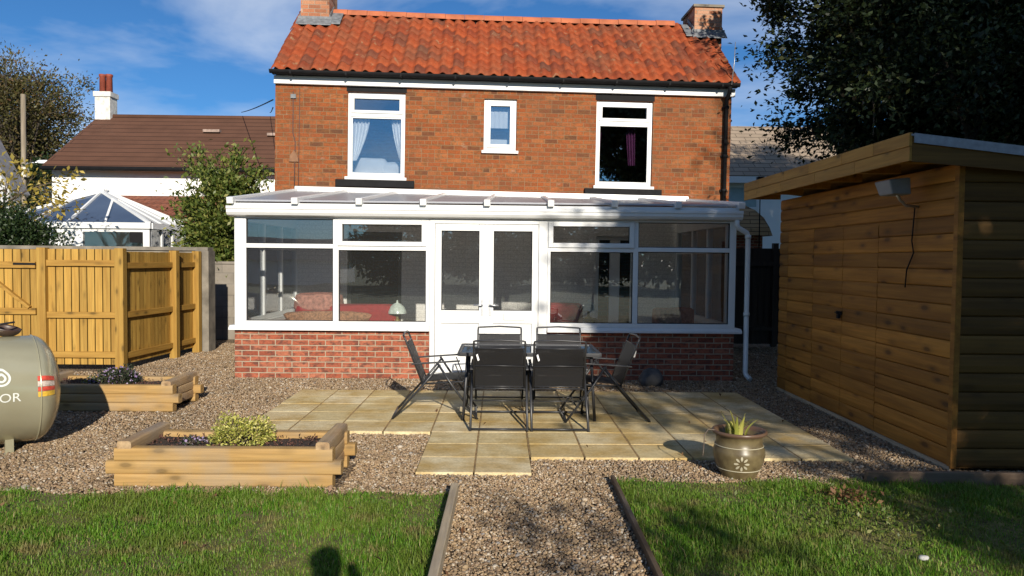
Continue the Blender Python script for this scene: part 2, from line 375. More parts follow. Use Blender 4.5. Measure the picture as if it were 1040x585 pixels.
M['leaf_yellow'] = leafmat('yellow_leaf', [(0., (.25,.2,.04)), (.5, (.42,.32,.06)), (1., (.55,.42,.12))], .3)
M['leaf_euon'] = leafmat('variegated_leaf', [(0., (.15,.2,.04)), (.35, (.38,.38,.07)), (.7, (.6,.55,.14)), (1., (.72,.66,.28))], .25)
M['leaf_heath'] = leafmat('heather_leaf', [(0., (.02,.03,.018)), (.6, (.04,.055,.03)), (1., (.08,.09,.05))], .15)
M['petal'] = leafmat('lilac_petal', [(0., (.3,.2,.42)), (.6, (.5,.38,.6)), (1., (.7,.62,.75))], .3)
M['leaf_caster'] = leafmat('broad_leaf', [(0., (.02,.035,.012)), (.6, (.04,.06,.02)), (1., (.09,.1,.03))], .1)
M['leaf_red'] = leafmat('reddish_leaf', [(0., (.12,.06,.03)), (.5, (.2,.10,.05)), (1., (.28,.17,.08))], .2)

# ------------------------------------------------------------------ ground
mb = MB(); mb.quad((-400,-400,-.012),(400,-400,-.012),(400,400,-.012),(-400,400,-.012))
tag(mb.build('ground', M['ground']), kind='structure')
mb = MB(); mb.quad((-9,-2,-.004),(9,-2,-.004),(9,16,-.004),(-9,16,-.004))
tag(mb.build('gravel_ground', M['gravel']), kind='structure')
def lawn_l(x, y): return (x < -.34) & (y < 5.24 + .03*np.sin(x*5) + .02*np.sin(x*13))
def lawn_r(x, y): return (x > .86) & (y < 5.56 + .02*np.sin(x*7) - .03*np.clip(x-2.2, 0, 2))
mb = MB(); mb.quad((-7,-2,.004),(-.31,-2,.004),(-.31,5.2,.004),(-7,5.2,.004)); tag(mb.build('lawn', M['lawn_soil']), kind='structure')
mb = MB(); mb.quad((.83,-2,.004),(7,-2,.004),(7,5.46,.004),(.83,5.54,.004)); tag(mb.build('lawn', M['lawn_soil']), kind='structure')

PX0, PP = .258, .4455
def patio_in(x, y):
    a = (x > PX0-6*PP) & (x < PX0+6*PP) & (y > 7.0) & (y < 9.26)
    b = (x > PX0-2*PP) & (x < PX0) & (y > 5.68) & (y < 9.26)
    c_ = (x > PX0-.01) & (x < PX0+6*PP) & (y > 6.125) & (y < 9.26)
    return a | b | c_
mb = MB(); rs = random.Random(3)
for r in range(8):
    for k in range(-6, 6):
        x0, x1 = PX0+k*PP, PX0+(k+1)*PP; y0, y1 = 5.68+r*.4475, 5.68+(r+1)*.4475
        if not patio_in((x0+x1)/2, (y0+y1)/2): continue
        if k < -2 and r < 3: continue
        q = .006+rs.uniform(0, .003); z = .03+rs.uniform(-.0012, .0012); tx, ty = rs.uniform(-.001, .001), rs.uniform(-.001, .001); e = .004
        b = [(x0+q,y0+q,-.01),(x1-q,y0+q,-.01),(x1-q,y1-q,-.01),(x0+q,y1-q,-.01)]
        m_ = [(x0+q,y0+q,z-.003),(x1-q,y0+q,z-.003+tx),(x1-q,y1-q,z-.003+tx+ty),(x0+q,y1-q,z-.003+ty)]
        t = [(x0+q+e,y0+q+e,z),(x1-q-e,y0+q+e,z+tx),(x1-q-e,y1-q-e,z+tx+ty),(x0+q+e,y1-q-e,z+ty)]
        mb.add(b+m_+t, [(0,1,5,4),(1,2,6,5),(2,3,7,6),(3,0,4,7),(4,5,9,8),(5,6,10,9),(6,7,11,10),(7,4,8,11),(8,9,10,11)])
tag(mb.build('patio', M['slab']), kind='structure')
mb = MB(); z = .0265
mb.quad((PX0-6*PP+.01,7.03,z),(PX0+6*PP-.01,7.03,z),(PX0+6*PP-.01,9.25,z),(PX0-6*PP+.01,9.25,z))
mb.quad((PX0-2*PP+.01,5.69,z),(PX0-.01,5.69,z),(PX0-.01,7.028,z),(PX0-2*PP+.01,7.028,z))
mb.quad((PX0-.005,6.14,z),(PX0+6*PP-.01,6.14,z),(PX0+6*PP-.01,7.028,z),(PX0-.005,7.028,z))
tag(mb.build('patio_bedding', M['joint']), kind='structure')

# loose stones
rng = np.random.default_rng(11)
ph = (1+5**.5)/2
ICO = unit(np.array([(-1,ph,0),(1,ph,0),(-1,-ph,0),(1,-ph,0),(0,-1,ph),(0,1,ph),(0,-1,-ph),(0,1,-ph),(ph,0,-1),(ph,0,1),(-ph,0,-1),(-ph,0,1)], float))
ICF = np.array([(0,11,5),(0,5,1),(0,1,7),(0,7,10),(0,10,11),(1,5,9),(5,11,4),(11,10,2),(10,7,6),(7,1,8),(3,9,4),(3,4,2),(3,2,6),(3,6,8),(3,8,9),(4,9,5),(2,4,11),(6,2,10),(8,6,7),(9,8,1)])
OCT = np.array([(1,0,0),(-1,0,0),(0,1,0),(0,-1,0),(0,0,1),(0,0,-1)], float)
OCF = np.array([(0,2,4),(2,1,4),(1,3,4),(3,0,4),(2,0,5),(1,2,5),(3,1,5),(0,3,5)])
def in_bed(x, y):
    a = (x > -2.78) & (x < -1.12) & (y > 5.36) & (y < 6.03)
    b = (x > -5.0) & (x < -3.4) & (y > 7.95) & (y < 8.7)
    return a | b
def pebbles(x0, x1, y0, y1, dens, r, B, F):
    n = int((x1-x0)*(y1-y0)*dens)
    x = rng.uniform(x0, x1, n); y = rng.uniform(y0, y1, n)
    k = ~(patio_in(x, y) | in_bed(x, y) | lawn_l(x-.02, y+.02) | lawn_r(x+.02, y+.03) | ((x > 3.58) & (y > 5.87) & (y < 9.7)) | ((y > 10.25) & (x > -3.62) & (x < 3.25)) | ((x < -5.35) & (y > 10.7)))
    x, y = x[k], y[k]; n = len(x)
    s = r*rng.lognormal(0, .28, n)
    sx = np.stack([s*rng.uniform(.8, 1.3, n), s*rng.uniform(.7, 1.1, n), s*rng.uniform(.5, .8, n)], 1)
    P = B[None]*rng.uniform(.82, 1.18, (n, len(B)))[:, :, None]*sx[:, None, :]
    a = rng.uniform(0, 6.28, n); b = rng.normal(0, .35, n)
    ca, sa, cb, sb = np.cos(a)[:, None], np.sin(a)[:, None], np.cos(b)[:, None], np.sin(b)[:, None]
    X, Y, Z = P[:, :, 0], P[:, :, 1], P[:, :, 2]
    Y, Z = Y*cb - Z*sb, Y*sb + Z*cb
    X, Y = X*ca - Y*sa, X*sa + Y*ca
    z = s*.25 + rng.uniform(0, .012, n)
    V = np.stack([X + x[:, None], Y + y[:, None], Z + z[:, None]], 2).reshape(-1, 3)
    Fc = (F[None] + (np.arange(n)*len(B))[:, None, None]).reshape(-1, 3)
    return V, Fc
parts = [pebbles(-5.5, 6.0, 3.2, 7.05, 6400, .0082, ICO, ICF), pebbles(-6.3, 5.5, 7.05, 9.4, 3900, .0098, OCT, OCF), pebbles(-6, 5.5, 9.4, 14.4, 2600, .0115, OCT, OCF)]
off = 0; Vs = []; Fs = []
for V, F in parts: Vs.append(V); Fs.append(F+off); off += len(V)
tag(mesh_np('gravel', np.concatenate(Vs), np.concatenate(Fs), M['pebble'], smooth=True), 'loose brown and cream gravel stones around the patio', 'gravel', kind='stuff')

# grass
def wav(x, y, s): return np.sin(x*2.1+s)*np.sin(y*2.7+s*1.7) + .6*np.sin(x*5.3+y*3.1+s*2.3) + .5*np.sin(x*9.1-y*7.7+s) + .35*np.sin(x*17+y*13+s)
def grass(x0, x1, y0, y1, fn, dens, seed, bare):
    r = np.random.default_rng(seed); n = int((x1-x0)*(y1-y0)*dens)
    x = r.uniform(x0, x1, n); y = r.uniform(y0, y1, n)
    w = wav(x, y, seed)
    k = fn(x + r.normal(0, .015, n), y + r.normal(0, .045, n) - .05*wav(x*1.7, y*.2, seed+3)) & (r.uniform(-1.9, 1.2, n) < w*1.0 + 1.2) & bare(x, y, r)
    x, y, w = x[k], y[k], w[k]; n = len(x)
    h = (.027+.010*np.clip(w, -1.2, 1.5))*r.lognormal(0, .35, n); a = r.uniform(0, 6.28, n); le = r.uniform(.15, .9, n)*h
    wd = r.uniform(.0014, .0027, n)
    tx, ty = np.cos(a), np.sin(a); px, py = -ty*wd, tx*wd
    b = np.stack([x, y, np.full(n, .002)], 1); sd = np.stack([px, py, np.zeros(n)], 1)
    m_ = b + np.stack([tx*le*.35, ty*le*.35, h*.62], 1); t = b + np.stack([tx*le, ty*le, h*r.uniform(.8, 1.0, n)], 1)
    V = np.stack([b-sd, b+sd, m_+sd*.8, m_-sd*.8, t], 1).reshape(-1, 3)
    i0 = (np.arange(n)*5)[:, None]
    F = np.concatenate([i0+np.array([[0,1,2]]), i0+np.array([[0,2,3]]), i0+np.array([[3,2,4]])])
    return V, F
V, F = grass(-5.6, -.3, 3.0, 5.35, lawn_l, 15000, 2, lambda x, y, r: r.uniform(0, 1, len(x)) > .8*np.exp(-((x+1.55)**2/.12+(y-4.75)**2/.02)) + .7*np.exp(-((x+2.26)**2/.03+(y-4.6)**2/.01)) + .6*np.exp(-((x+.95)**2/.2+(y-4.35)**2/.02)))
tag(mesh_np('grass', V, F, M['grass']), 'sunlit green grass of the lawn left of the gravel path', 'grass', kind='stuff')
V, F = grass(.84, 5.6, 3.0, 5.6, lawn_r, 15000, 5, lambda x, y, r: r.uniform(0, 1, len(x)) > .85*np.exp(-((x-2.45)**2/.25+(y-4.75)**2/.3)))
tag(mesh_np('grass', V, F, M['grass']), 'mostly shaded green grass of the lawn right of the gravel path', 'grass', kind='stuff')
rng = np.random.default_rng(5)
P = np.stack([rng.normal(2.45, .3, 900), rng.normal(4.75, .3, 900), rng.uniform(.01, .05, 900)], 1)
V, F = leaf_mesh(P, .035, rng, up=.8); tag(mesh_np('weeds', V, F, M['leaf_laurel']), 'low leafy weeds in the thin patch of the right lawn', 'weeds', kind='stuff')
P = np.stack([rng.normal(2.4, .1, 260), rng.normal(5.12, .09, 260), rng.uniform(.01, .06, 260)], 1)
V, F = leaf_mesh(P, .04, rng, up=.8); tag(mesh_np('fallen_leaves', V, F, M['leaf_red']), 'small heap of reddish brown leaves on the right lawn', 'leaves', kind='stuff')

P = np.concatenate([np.stack([rng.uniform(-4.5, -.5, 40), rng.uniform(3.7, 5.2, 40), rng.uniform(.03, .045, 40)], 1), np.stack([rng.uniform(-4, 3.2, 70), rng.uniform(5.3, 9.8, 70), rng.uniform(.02, .045, 70)], 1), np.stack([rng.uniform(-.3, .8, 14), rng.uniform(3.8, 5.4, 14), rng.uniform(.015, .03, 14)], 1)])
V, F = leaf_mesh(P, .04, rng, up=1.5, aspect=.6); tag(mesh_np('scattered_leaves', V, F, M['leaf_red']), 'few brown autumn leaves scattered over lawn, gravel and paving', 'leaves', kind='stuff')
# timber edging
def edging(name, a, b, w, h, mat, label):
    o = MB().bar((a[0], a[1], h/2-.02), (b[0], b[1], h/2-.02), w, h).build(name, mat, bevel=.006)
    return tag(o, label, 'edging')
edging('lawn_edging', (-.335, 2.0), (-.30, 5.2), .05, .115, M['edge_wood'], 'pale weathered timber board edging the lawn left of the path')
edging('lawn_edging', (.80, 2.0), (.84, 5.52), .03, .085, M['edge_dark'], 'dark timber board edging the lawn right of the path')
edging('lawn_edging', (2.72, 5.53), (6.2, 5.46), .045, .12, M['edge_wood_x'], 'shaded timber board edging the lawn in front of the shed')

# ------------------------------------------------------------------ main house
H = empty('brick_house', 'two storey red brick house with orange pantile roof and white windows', 'house', (.05, 13.3, 0))
H.rotation_euler = (0, R(.5), R(2.0))
WIN = [(-2.736, -1.748, 3.02, 4.475), (-.39, .178, 3.53, 4.423), (1.575, 2.575, 2.965, 4.452)]
GO = [(-2.72, -1.78, .02, 2.08), (1.62, 2.32, .02, 2.08)]
HX, HD = 3.965, 3.6
mb = MB(); mb.wall(-HX, HX, 2.62, 4.7, 0, .25, WIN)
mb.box(-HX, -HX+.25, .25, HD, -.1, 4.7); mb.box(HX-.25, HX, .25, HD, -.1, 4.7); mb.box(-HX+.25, HX-.25, HD-.25, HD, -.1, 4.7)
mb.prism([(0, 4.7), (HD, 4.7), (HD/2, 6.22)], -HX, -HX+.25, 'x'); mb.prism([(0, 4.7), (HD, 4.7), (HD/2, 6.22)], HX-.25, HX, 'x')
mb.build('wall', M['brick'], H)
MB().wall(-HX, HX, -.1, 2.619, 0, .25, GO).build('ground_floor_wall', M['white_brick'], H)
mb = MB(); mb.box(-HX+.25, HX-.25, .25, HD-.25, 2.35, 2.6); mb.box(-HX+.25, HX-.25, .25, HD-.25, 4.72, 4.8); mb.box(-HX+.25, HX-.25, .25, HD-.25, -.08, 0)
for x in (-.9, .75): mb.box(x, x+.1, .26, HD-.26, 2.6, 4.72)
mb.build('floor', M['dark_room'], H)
# pantiles
rs = np.random.default_rng(21)
def pantiles(y_e, z_e, y_r, z_r, x0, x1, ncol, nrow):
    sl = np.array([y_r-y_e, z_r-z_e]); L = np.hypot(*sl); sl = sl/L; nrm = np.array([-sl[1], sl[0]])
    w = (x1-x0)/ncol; prof = np.linspace(0, 1.12, 9); hgt = .034*np.sin(prof*2*math.pi - .6)
    cov = L/nrow; V = []; F = []; nb = 0
    for r in range(nrow):
        for k in range(ncol):
            j = rs.normal(0, .004, 2); lift = rs.uniform(-.003, .005)
            for a, t in ((r*cov-.03+j[0], .022+lift), (r*cov+cov*.5, .014+lift), ((r+1)*cov+.02, .002)):
                for p, h_ in zip(prof, hgt):
                    hh = h_ + t; V.append((x0+(k+p)*w+j[1], y_e+sl[0]*a+nrm[0]*hh, z_e+sl[1]*a+nrm[1]*hh))
            # front lip
            for p, h_ in zip(prof, hgt):
                hh = h_ + .024+lift-.022; a = r*cov-.03+j[0]; V.append((x0+(k+p)*w+j[1], y_e+sl[0]*a+nrm[0]*hh, z_e+sl[1]*a+nrm[1]*hh))
            m = 9
            for q in range(m-1):
                for lv in (0, 1): F.append((nb+lv*m+q, nb+lv*m+q+1, nb+(lv+1)*m+q+1, nb+(lv+1)*m+q))
                F.append((nb+3*m+q, nb+3*m+q+1, nb+q+1, nb+q))
            nb += 4*m
    return np.array(V), np.array(F)
EZ, EY, RY, RZ = 4.775, -.24, HD/2, 6.36
V1, F1 = pantiles(EY, EZ, RY, RZ, -HX-.02, HX+.03, 37, 9)
V2 = V1.copy(); V2[:, 1] = HD - V2[:, 1]
# sag of an old roof
def sag(V):
    t = np.clip((V[:, 2]-EZ)/(RZ-EZ), 0, 1); V[:, 2] += t*(-.03*np.cos(V[:, 0]/HX*1.57) + .01*np.sin(V[:, 0]*2.3)); return V
mesh_np('roof', np.concatenate([sag(V1), sag(V2)]), np.concatenate([F1, F1[:, ::-1] + len(V1)]), M['pantile'], H, smooth=True)
mb = MB(); mb.add([(-HX,EY+.06,EZ-.03),(HX,EY+.06,EZ-.03),(HX,RY,RZ-.06),(-HX,RY,RZ-.06),(-HX,HD-EY-.06,EZ-.03),(HX,HD-EY-.06,EZ-.03)], [(0,1,2,3),(3,2,5,4)]); mb.build('roof_lining', M['black'], H)
mb = MB(); n = 18; w = (2*HX-1.15)/n
for k in range(n):
    x0 = -HX+.55+k*w; e = .004*math.sin(k*3.1)
    pr = [(.125*math.cos(a), .11*math.sin(a)) for a in np.linspace(-.15, math.pi+.15, 9)]
    zc = RZ-.03-.03*math.cos((x0+w/2)/HX*1.57)
    a_ = [(x0, RY+p[0]*1.0, zc+p[1]+e) for p in pr]; b_ = [(x0+w-.006, RY+p[0], zc+p[1]+e) for p in pr]
    mb.add(a_+b_, [(i, i+1, i+10, i+9) for i in range(8)] + [tuple(range(9)), tuple(reversed(range(9, 18)))], False)
mb.build('ridge', plain('ridge_tile', (.40,.12,.05), .8, .3, 3), H)
# fascia, gutter, downpipe
MB().box(-HX-.01, HX+.04, -.07, -.002, 4.565, 4.70).build('fascia', M['fascia'], H, .004)
MB().box(-HX-.02, HX+.05, EY+.04, -.071, 4.705, 4.72).build('soffit', M['black'], H)
mb = MB(); pr = [(EY-.035+.055*math.cos(a)+.05, 4.755+.06*math.sin(a)) for a in np.linspace(math.pi, 2*math.pi, 9)]
mb.prism(pr + [(p[0]*.9-.016, p[1]+.005) for p in reversed(pr)][:0] or pr, -HX-.04, HX+.06, 'x')
for k in range(9): mb.box(-HX+.3+k*.92, -HX+.33+k*.92, EY-.045, -.072, 4.69, 4.752)
mb.build('gutter', M['black'], H)
mb = MB(); mb.tube([(HX-.11,EY+.01,4.70),(HX-.11,EY+.01,4.62),(HX-.11,-.065,4.5),(HX-.11,-.065,.05)], .036, 10)
for z in (4.35, 3.5, 2.9): mb.tube([(HX-.11,-.065,z),(HX-.11,-.065,z+.05)], .045, 10); mb.box(HX-.17, HX-.05, -.04, -.001, z+.005, z+.045)
mb.build('downpipe', M['black'], H)
MB().tube([(HX-.1,-.28,4.72),(HX-.07,-.29,5.1),(HX-.06,-.29,5.45)], [.011,.009,.006], 6).build('aerial_rod', M['steel'], H)
# chimneys
for x0, x1, z1, nm in ((-3.86, -3.33, 7.4, 0), (3.66, 4.2, 6.58, 1)):
    yc = RY
    ch = MB().box(x0, x1, yc-.42, yc+.42, 5.2, z1).build('chimney', M['brick_chim'], H)
    MB().box(x0-.035, x1+.035, yc-.455, yc+.455, z1+.001, z1+.055).build('chimney_cap', M['concrete'] if nm else M['brick_chim'], ch, .008)
    mb = MB(); zf = lambda y: EZ+(y-EY)*(RZ-EZ)/(RY-EY)
    yf = yc-.42
    mb.box(x0-.05, x1+.05, yf-.022, yf-.004, zf(yf)-.02, zf(yf)+.12)
    mb.hexa([(x0-.06,yf-.16,zf(yf-.16)+.045),(x1+.06,yf-.16,zf(yf-.16)+.045),(x1+.06,yf-.02,zf(yf)+.05),(x0-.06,yf-.02,zf(yf)+.05)], [(x0-.06,yf-.16,zf(yf-.16)+.062),(x1+.06,yf-.16,zf(yf-.16)+.062),(x1+.06,yf-.02,zf(yf)+.075),(x0-.06,yf-.02,zf(yf)+.075)])
    for xs in ((x1+.004, x1+.02), (x0-.02, x0-.004)):
        mb.hexa([(xs[0],yf,zf(yf)-.02),(xs[1],yf,zf(yf)-.02),(xs[1],yc,RZ-.05),(xs[0],yc,RZ-.05)], [(xs[0],yf,zf(yf)+.16),(xs[1],yf,zf(yf)+.16),(xs[1],yc,RZ+.12),(xs[0],yc,RZ+.12)])
    sx = x1+.02 if not nm else x0-.02; s2 = sx+.2 if not nm else sx-.16; a, b = min(sx, s2), max(sx, s2)
    mb.hexa([(a,yf-.1,zf(yf-.1)+.04),(b,yf-.1,zf(yf-.1)+.04),(b,yc-.1,zf(yc-.1)+.04),(a,yc-.1,zf(yc-.1)+.04)], [(a,yf-.1,zf(yf-.1)+.06),(b,yf-.1,zf(yf-.1)+.06),(b,yc-.1,zf(yc-.1)+.06),(a,yc-.1,zf(yc-.1)+.06)])
    mb.build('flashing', M['lead'], ch)
    if nm == 0:
        MB().lathe([(.0,.0),(.12,0),(.13,.05),(.11,.1),(.10,.4),(.12,.42),(.12,.46),(.09,.46),(.085,.1),(0,.1)], ((x0+x1)/2, yc, z1+.055), 20).build('chimney_pot', M['pot_clay'], ch)
# windows
def pane(x0, x1, z0, z1, y, parent, mat='glass'):
    MB().frame(x0, x1, z0, z1, .009, y-.012, y+.012).build('gasket', M['black'], parent)
    return MB().box(x0, x1, y-.005, y+.005, z0, z1).build('pane', M[mat], parent)
def house_window(x0, x1, z0, z1, tz, plain_one=False):
    mb = MB(); y0, y1 = .05, .12
    if plain_one:
        mb.frame(x0, x1, z0, z1, .055, y0, y1); mb.frame(x0+.057, x1-.057, z0+.057, z1-.057, .058, y0-.018, y1-.01)
        o = mb.build('window', M['upvc'], H, .005); pane(x0+.1, x1-.1, z0+.1, z1-.1, .075, o, 'glass_up')
    else:
        mb.frame(x0, x1, z0, z1, .055, y0, y1); mb.box(x0+.055, x1-.055, y0, y1, tz-.03, tz+.03)
        mb.frame(x0+.057, x1-.057, tz+.032, z1-.057, .05, y0-.02, y1-.01)
        mb.frame(x0+.057, x1-.057, z0+.057, tz-.032, .022, y0+.012, y1-.01)
        o = mb.build('window', M['upvc'], H, .005)
        pane(x0+.1, x1-.1, tz+.07, z1-.1, .075, o, 'glass_up'); pane(x0+.07, x1-.07, z0+.07, tz-.05, .085, o, 'glass_up')
    MB().box(x0-.035, x1+.035, -.055, .05, z0-.052, z0-.002).build('inner_sill', M['upvc'], o, .004)
    if not plain_one:
        MB().box(x0-.19, x1+.17, -.075, .06, z0-.175, z0-.054).build('sill', M['black'], o, .008)
        MB().box(x0-.02, x1+.02, -.006, .05, z1+.002, 4.563).build('lintel', M['black'], o)
    return o
W1 = house_window(*WIN[0], 4.09); W2 = house_window(*WIN[1], 0, True); W3 = house_window(*WIN[2], 4.07)
def drape(x0, x1, xb0, xb1, z0, z1, y, folds):
    n = 28; mb = MB(); rows = 10; vs = []
    for j in range(rows+1):
        t = j/rows; z = z1+(z0-z1)*t; e = t**1.5
        a, b = x0+(xb0-x0)*e, x1+(xb1-x1)*e
        vs += [(a+(b-a)*k/n, y+.03*math.sin(k/n*folds*6.28), z) for k in range(n+1)]
    mb.add(vs, [(j*(n+1)+k, j*(n+1)+k+1, (j+1)*(n+1)+k+1, (j+1)*(n+1)+k) for j in range(rows) for k in range(n)], True)
    return mb
a, b, z0, z1 = WIN[0]
drape(a+.05, a+.36, a+.05, a+.13, z0+.3, 4.06, .2, 5).build('curtain', M['curtain'], W1); drape(b-.26, b-.04, b-.10, b-.02, z0+.3, 4.06, .2, 4).build('curtain', M['curtain'], W1)
mb = MB()
for k in range(6): mb.box(a+.02, a+.4, .3+.0*k, .301, 3.0, 3.001)
a, b, z0, z1 = WIN[2]
drape(b-.42, b-.25, b-.36, b-.24, z0+.4, 4.2, .3, 3).build('curtain', M['curtain_pink'], W3); drape(a+.02, a+.14, a+.02, a+.1, z0+.45, 4.0, .3, 3).build('curtain', M['curtain_pink'], W3)
mb = MB(); vs = [(WIN[1][0]+.05+(WIN[1][1]-WIN[1][0]-.1)*k/12, .2+.012*(k % 2), z) for z in (3.95, 4.3) for k in range(13)]
mb.add(vs, [(k, k+1, k+14, k+13) for k in range(12)]); mb.build('blind', M['curtain'], W2)
vs = [(WIN[1][0]+.05+(WIN[1][1]-WIN[1][0]-.1)*k/12, .24, z) for z in (3.55, 3.76) for k in range(13)]
MB().add(vs, [(k, k+1, k+14, k+13) for k in range(12)]).build('frosted_film', M['curtain'], W2)
# bed with pillows just inside the left bedroom window
def blob(mb, c, r, seed=0, n=14, m=9, e=.6):
    vs = []
    for j in range(m+1):
        ph_ = math.pi*j/m
        for k in range(n):
            th = 2*math.pi*k/n; f = lambda t: math.copysign(abs(t)**e, t)
            w = 1+.06*math.sin(3*th+seed)+.05*math.sin(5*ph_+seed*2)
            vs.append((c[0]+r[0]*f(math.sin(ph_))*f(math.cos(th))*w, c[1]+r[1]*f(math.sin(ph_))*f(math.sin(th))*w, c[2]+r[2]*f(math.cos(ph_))*w))
    return mb.add(vs, [(j*n+k, j*n+(k+1) % n, (j+1)*n+(k+1) % n, (j+1)*n+k) for j in range(m) for k in range(n)], True)
hp = lambda x, y, z: tuple(Matrix.LocRotScale(H.location, H.rotation_euler, None) @ Vector((x, y, z)))
bd = empty('bed', 'bed with white pillows behind the left upstairs window', 'bed', hp(-2.2, 1.0, 2.6), R(2))
MB().box(-.75, .75, -.55, 1.3, .0, .3).build('bed_base', M['dark_room'], bd, .02)
blob(MB(), (0, .35, .42), (.74, .95, .16), 1, 24, 9, .4).build('mattress', M['bed'], bd)
blob(MB(), (-.2, -.42, .62), (.3, .16, .2), 2).build('pillow', M['bed'], bd); blob(MB(), (.28, -.4, .58), (.32, .17, .17), 4).build('pillow', M['bed'], bd)
# old bracket and cable on the wall
mb = MB(); mb.tube([(-3.66,-.012,4.45),(-3.66,-.012,3.75),(-3.62,-.012,3.6),(-3.63,-.012,2.75)], .008, 6); mb.tube([(-3.55,-.012,4.5),(-3.56,-.012,2.75)], .006, 6)
mb.build('cable', plain('old_cable', (.10,.06,.05), .8), H)
mb = MB(); mb.prism([(-3.72,3.25),(-3.56,3.25),(-3.58,3.36),(-3.64,3.45),(-3.70,3.36)], -.03, -.001)
mb.build('wall_bracket', plain('tan_plate', (.24,.12,.06), .8, .3), H)
MB().box(-3.7, -3.61, -.03, -.001, 4.33, 4.4).build('wall_bracket', M['lead'], H)
# internal french door frames in the ground floor openings
for x0, x1, z0, z1 in GO:
    mb = MB(); mb.frame(x0+.003, x1-.003, z0+.003, z1-.003, .06, .06, .13); xm = (x0+x1)/2
    if x0 > 0: mb.box(xm-.09, xm+.09, .07, .12, z0+.063, z1-.063)
    o = mb.build('inner_door', M['upvc'] if x0 > 0 else M['dark_room'], H, .004)
    if x0 > 0:
        for s in (-1, 1): MB().tube([(xm+s*.05,.05,1.02),(xm+s*.17,.045,1.02)], .011, 6).build('handle', M['steel'], o)

# ------------------------------------------------------------------ conservatory
K = empty('conservatory', 'white framed lean-to conservatory on low brick walls across the house front', 'conservatory', (0, 0, 0))
YF = 10.3
for q in ((-3.585, -.95, -3.585, -3.365, 13.16), (.64, 3.2, 2.98, 3.2, 13.38)):
    MB().box(q[0], q[1], YF, YF+.22, -.1, .655).box(q[2], q[3], YF+.22, q[4], -.1, .655).build('dwarf_wall', M['brick_new'], K)
for a, b, c0, c1, c2 in ((-3.64, -.955, -3.64, -3.40, 13.15), (.645, 3.285, 3.02, 3.285, 13.36)):
    mb = MB(); mb.prism([(10.21,.662),(10.21,.69),(10.26,.722),(10.42,.722),(10.42,.657),(10.23,.657)], a, b, 'x')
    mb.box(c0, c1, 10.42, c2, .657, .72); mb.build('sill', M['upvc'], K)
y0, y1 = YF-.03, YF+.04
mb = MB(); zt = 2.178; zb = .723
mb.box(-3.575, -3.455, y0, y1+.05, zb, zt)
# left bay
mb.box(-3.455, -.955, y0, y1, zt-.02, zt); mb.box(-3.455, -.955, y0, y1, zb, zb+.06)
mb.box(-2.255, -2.18, y0, y1, zb+.06, zt-.02); mb.box(-1.005, -.955, y0, y1, zb+.06, zt-.02)
mb.box(-3.455, -2.255, y0, y1, 1.765, 1.825); mb.box(-2.18, -1.005, y0, y1, 1.745, 1.80)
mb.box(-3.455, -3.42, y0, y1, zb+.06, 1.765); mb.box(-3.455, -3.42, y0, y1, 1.825, zt-.02)
mb.frame(-2.19, -1.0, 1.803, zt-.022, .062, y0-.022, y1-.01)
frL = mb.build('window_frame', M['upvc'], K, .005); mb = MB(); mb.box(3.115, 3.2, y0, y1+.05, zb, zt)
mb.box(.64, 3.115, y0, y1, zt-.02, zt); mb.box(.64, 3.115, y0, y1, zb, zb+.06)
mb.box(1.80, 1.87, y0, y1, zb+.06, zt-.02); mb.box(.64, .68, y0, y1, zb+.06, zt-.02)
mb.box(.68, 1.80, y0, y1, 1.75, 1.805); mb.box(1.87, 3.115, y0, y1, 1.76, 1.82)
mb.frame(.65, 1.81, 1.808, zt-.022, .062, y0-.022, y1-.01)
fr = mb.build('window_frame', M['upvc'], K, .005)
for q in ((-3.42,-2.255,1.825,zt-.02),(-3.42,-2.255,zb+.06,1.765),(-2.13,-1.06,1.86,zt-.08),(-2.18,-1.005,zb+.06,1.745),(.71,1.75,1.86,zt-.08),(.68,1.80,zb+.06,1.75),(1.87,3.115,1.82,zt-.02),(1.87,3.115,zb+.06,1.76)):
    pane(*q, YF+.012, frL if q[0] < 0 else fr)
# side windows
for X, ys in ((-3.53, (10.4, 11.35, 12.25, 13.12)), (3.13, (10.4, 11.35, 12.25, 13.3))):
    mb = MB(); xa, xb = X-.035, X+.035
    mb.box(xa, xb, ys[0], ys[-1], zb, zb+.06); mb.box(xa, xb, ys[0], ys[-1], zt-.05, zt+.0)
    for k in range(len(ys)): mb.box(xa, xb, ys[k]-.035, ys[k]+.035, zb+.06, zt-.05)
    for k in range(len(ys)-1): mb.box(xa, xb, ys[k]+.035, ys[k+1]-.035, 1.76, 1.82)
    o = mb.build('side_frame', M['upvc'], K, .004)
    for k in range(len(ys)-1):
        for za, zc in ((zb+.06, 1.76), (1.82, zt-.05)):
            MB().box(X-.005, X+.005, ys[k]+.035, ys[k+1]-.035, za, zc).build('pane', M['glass'], o)
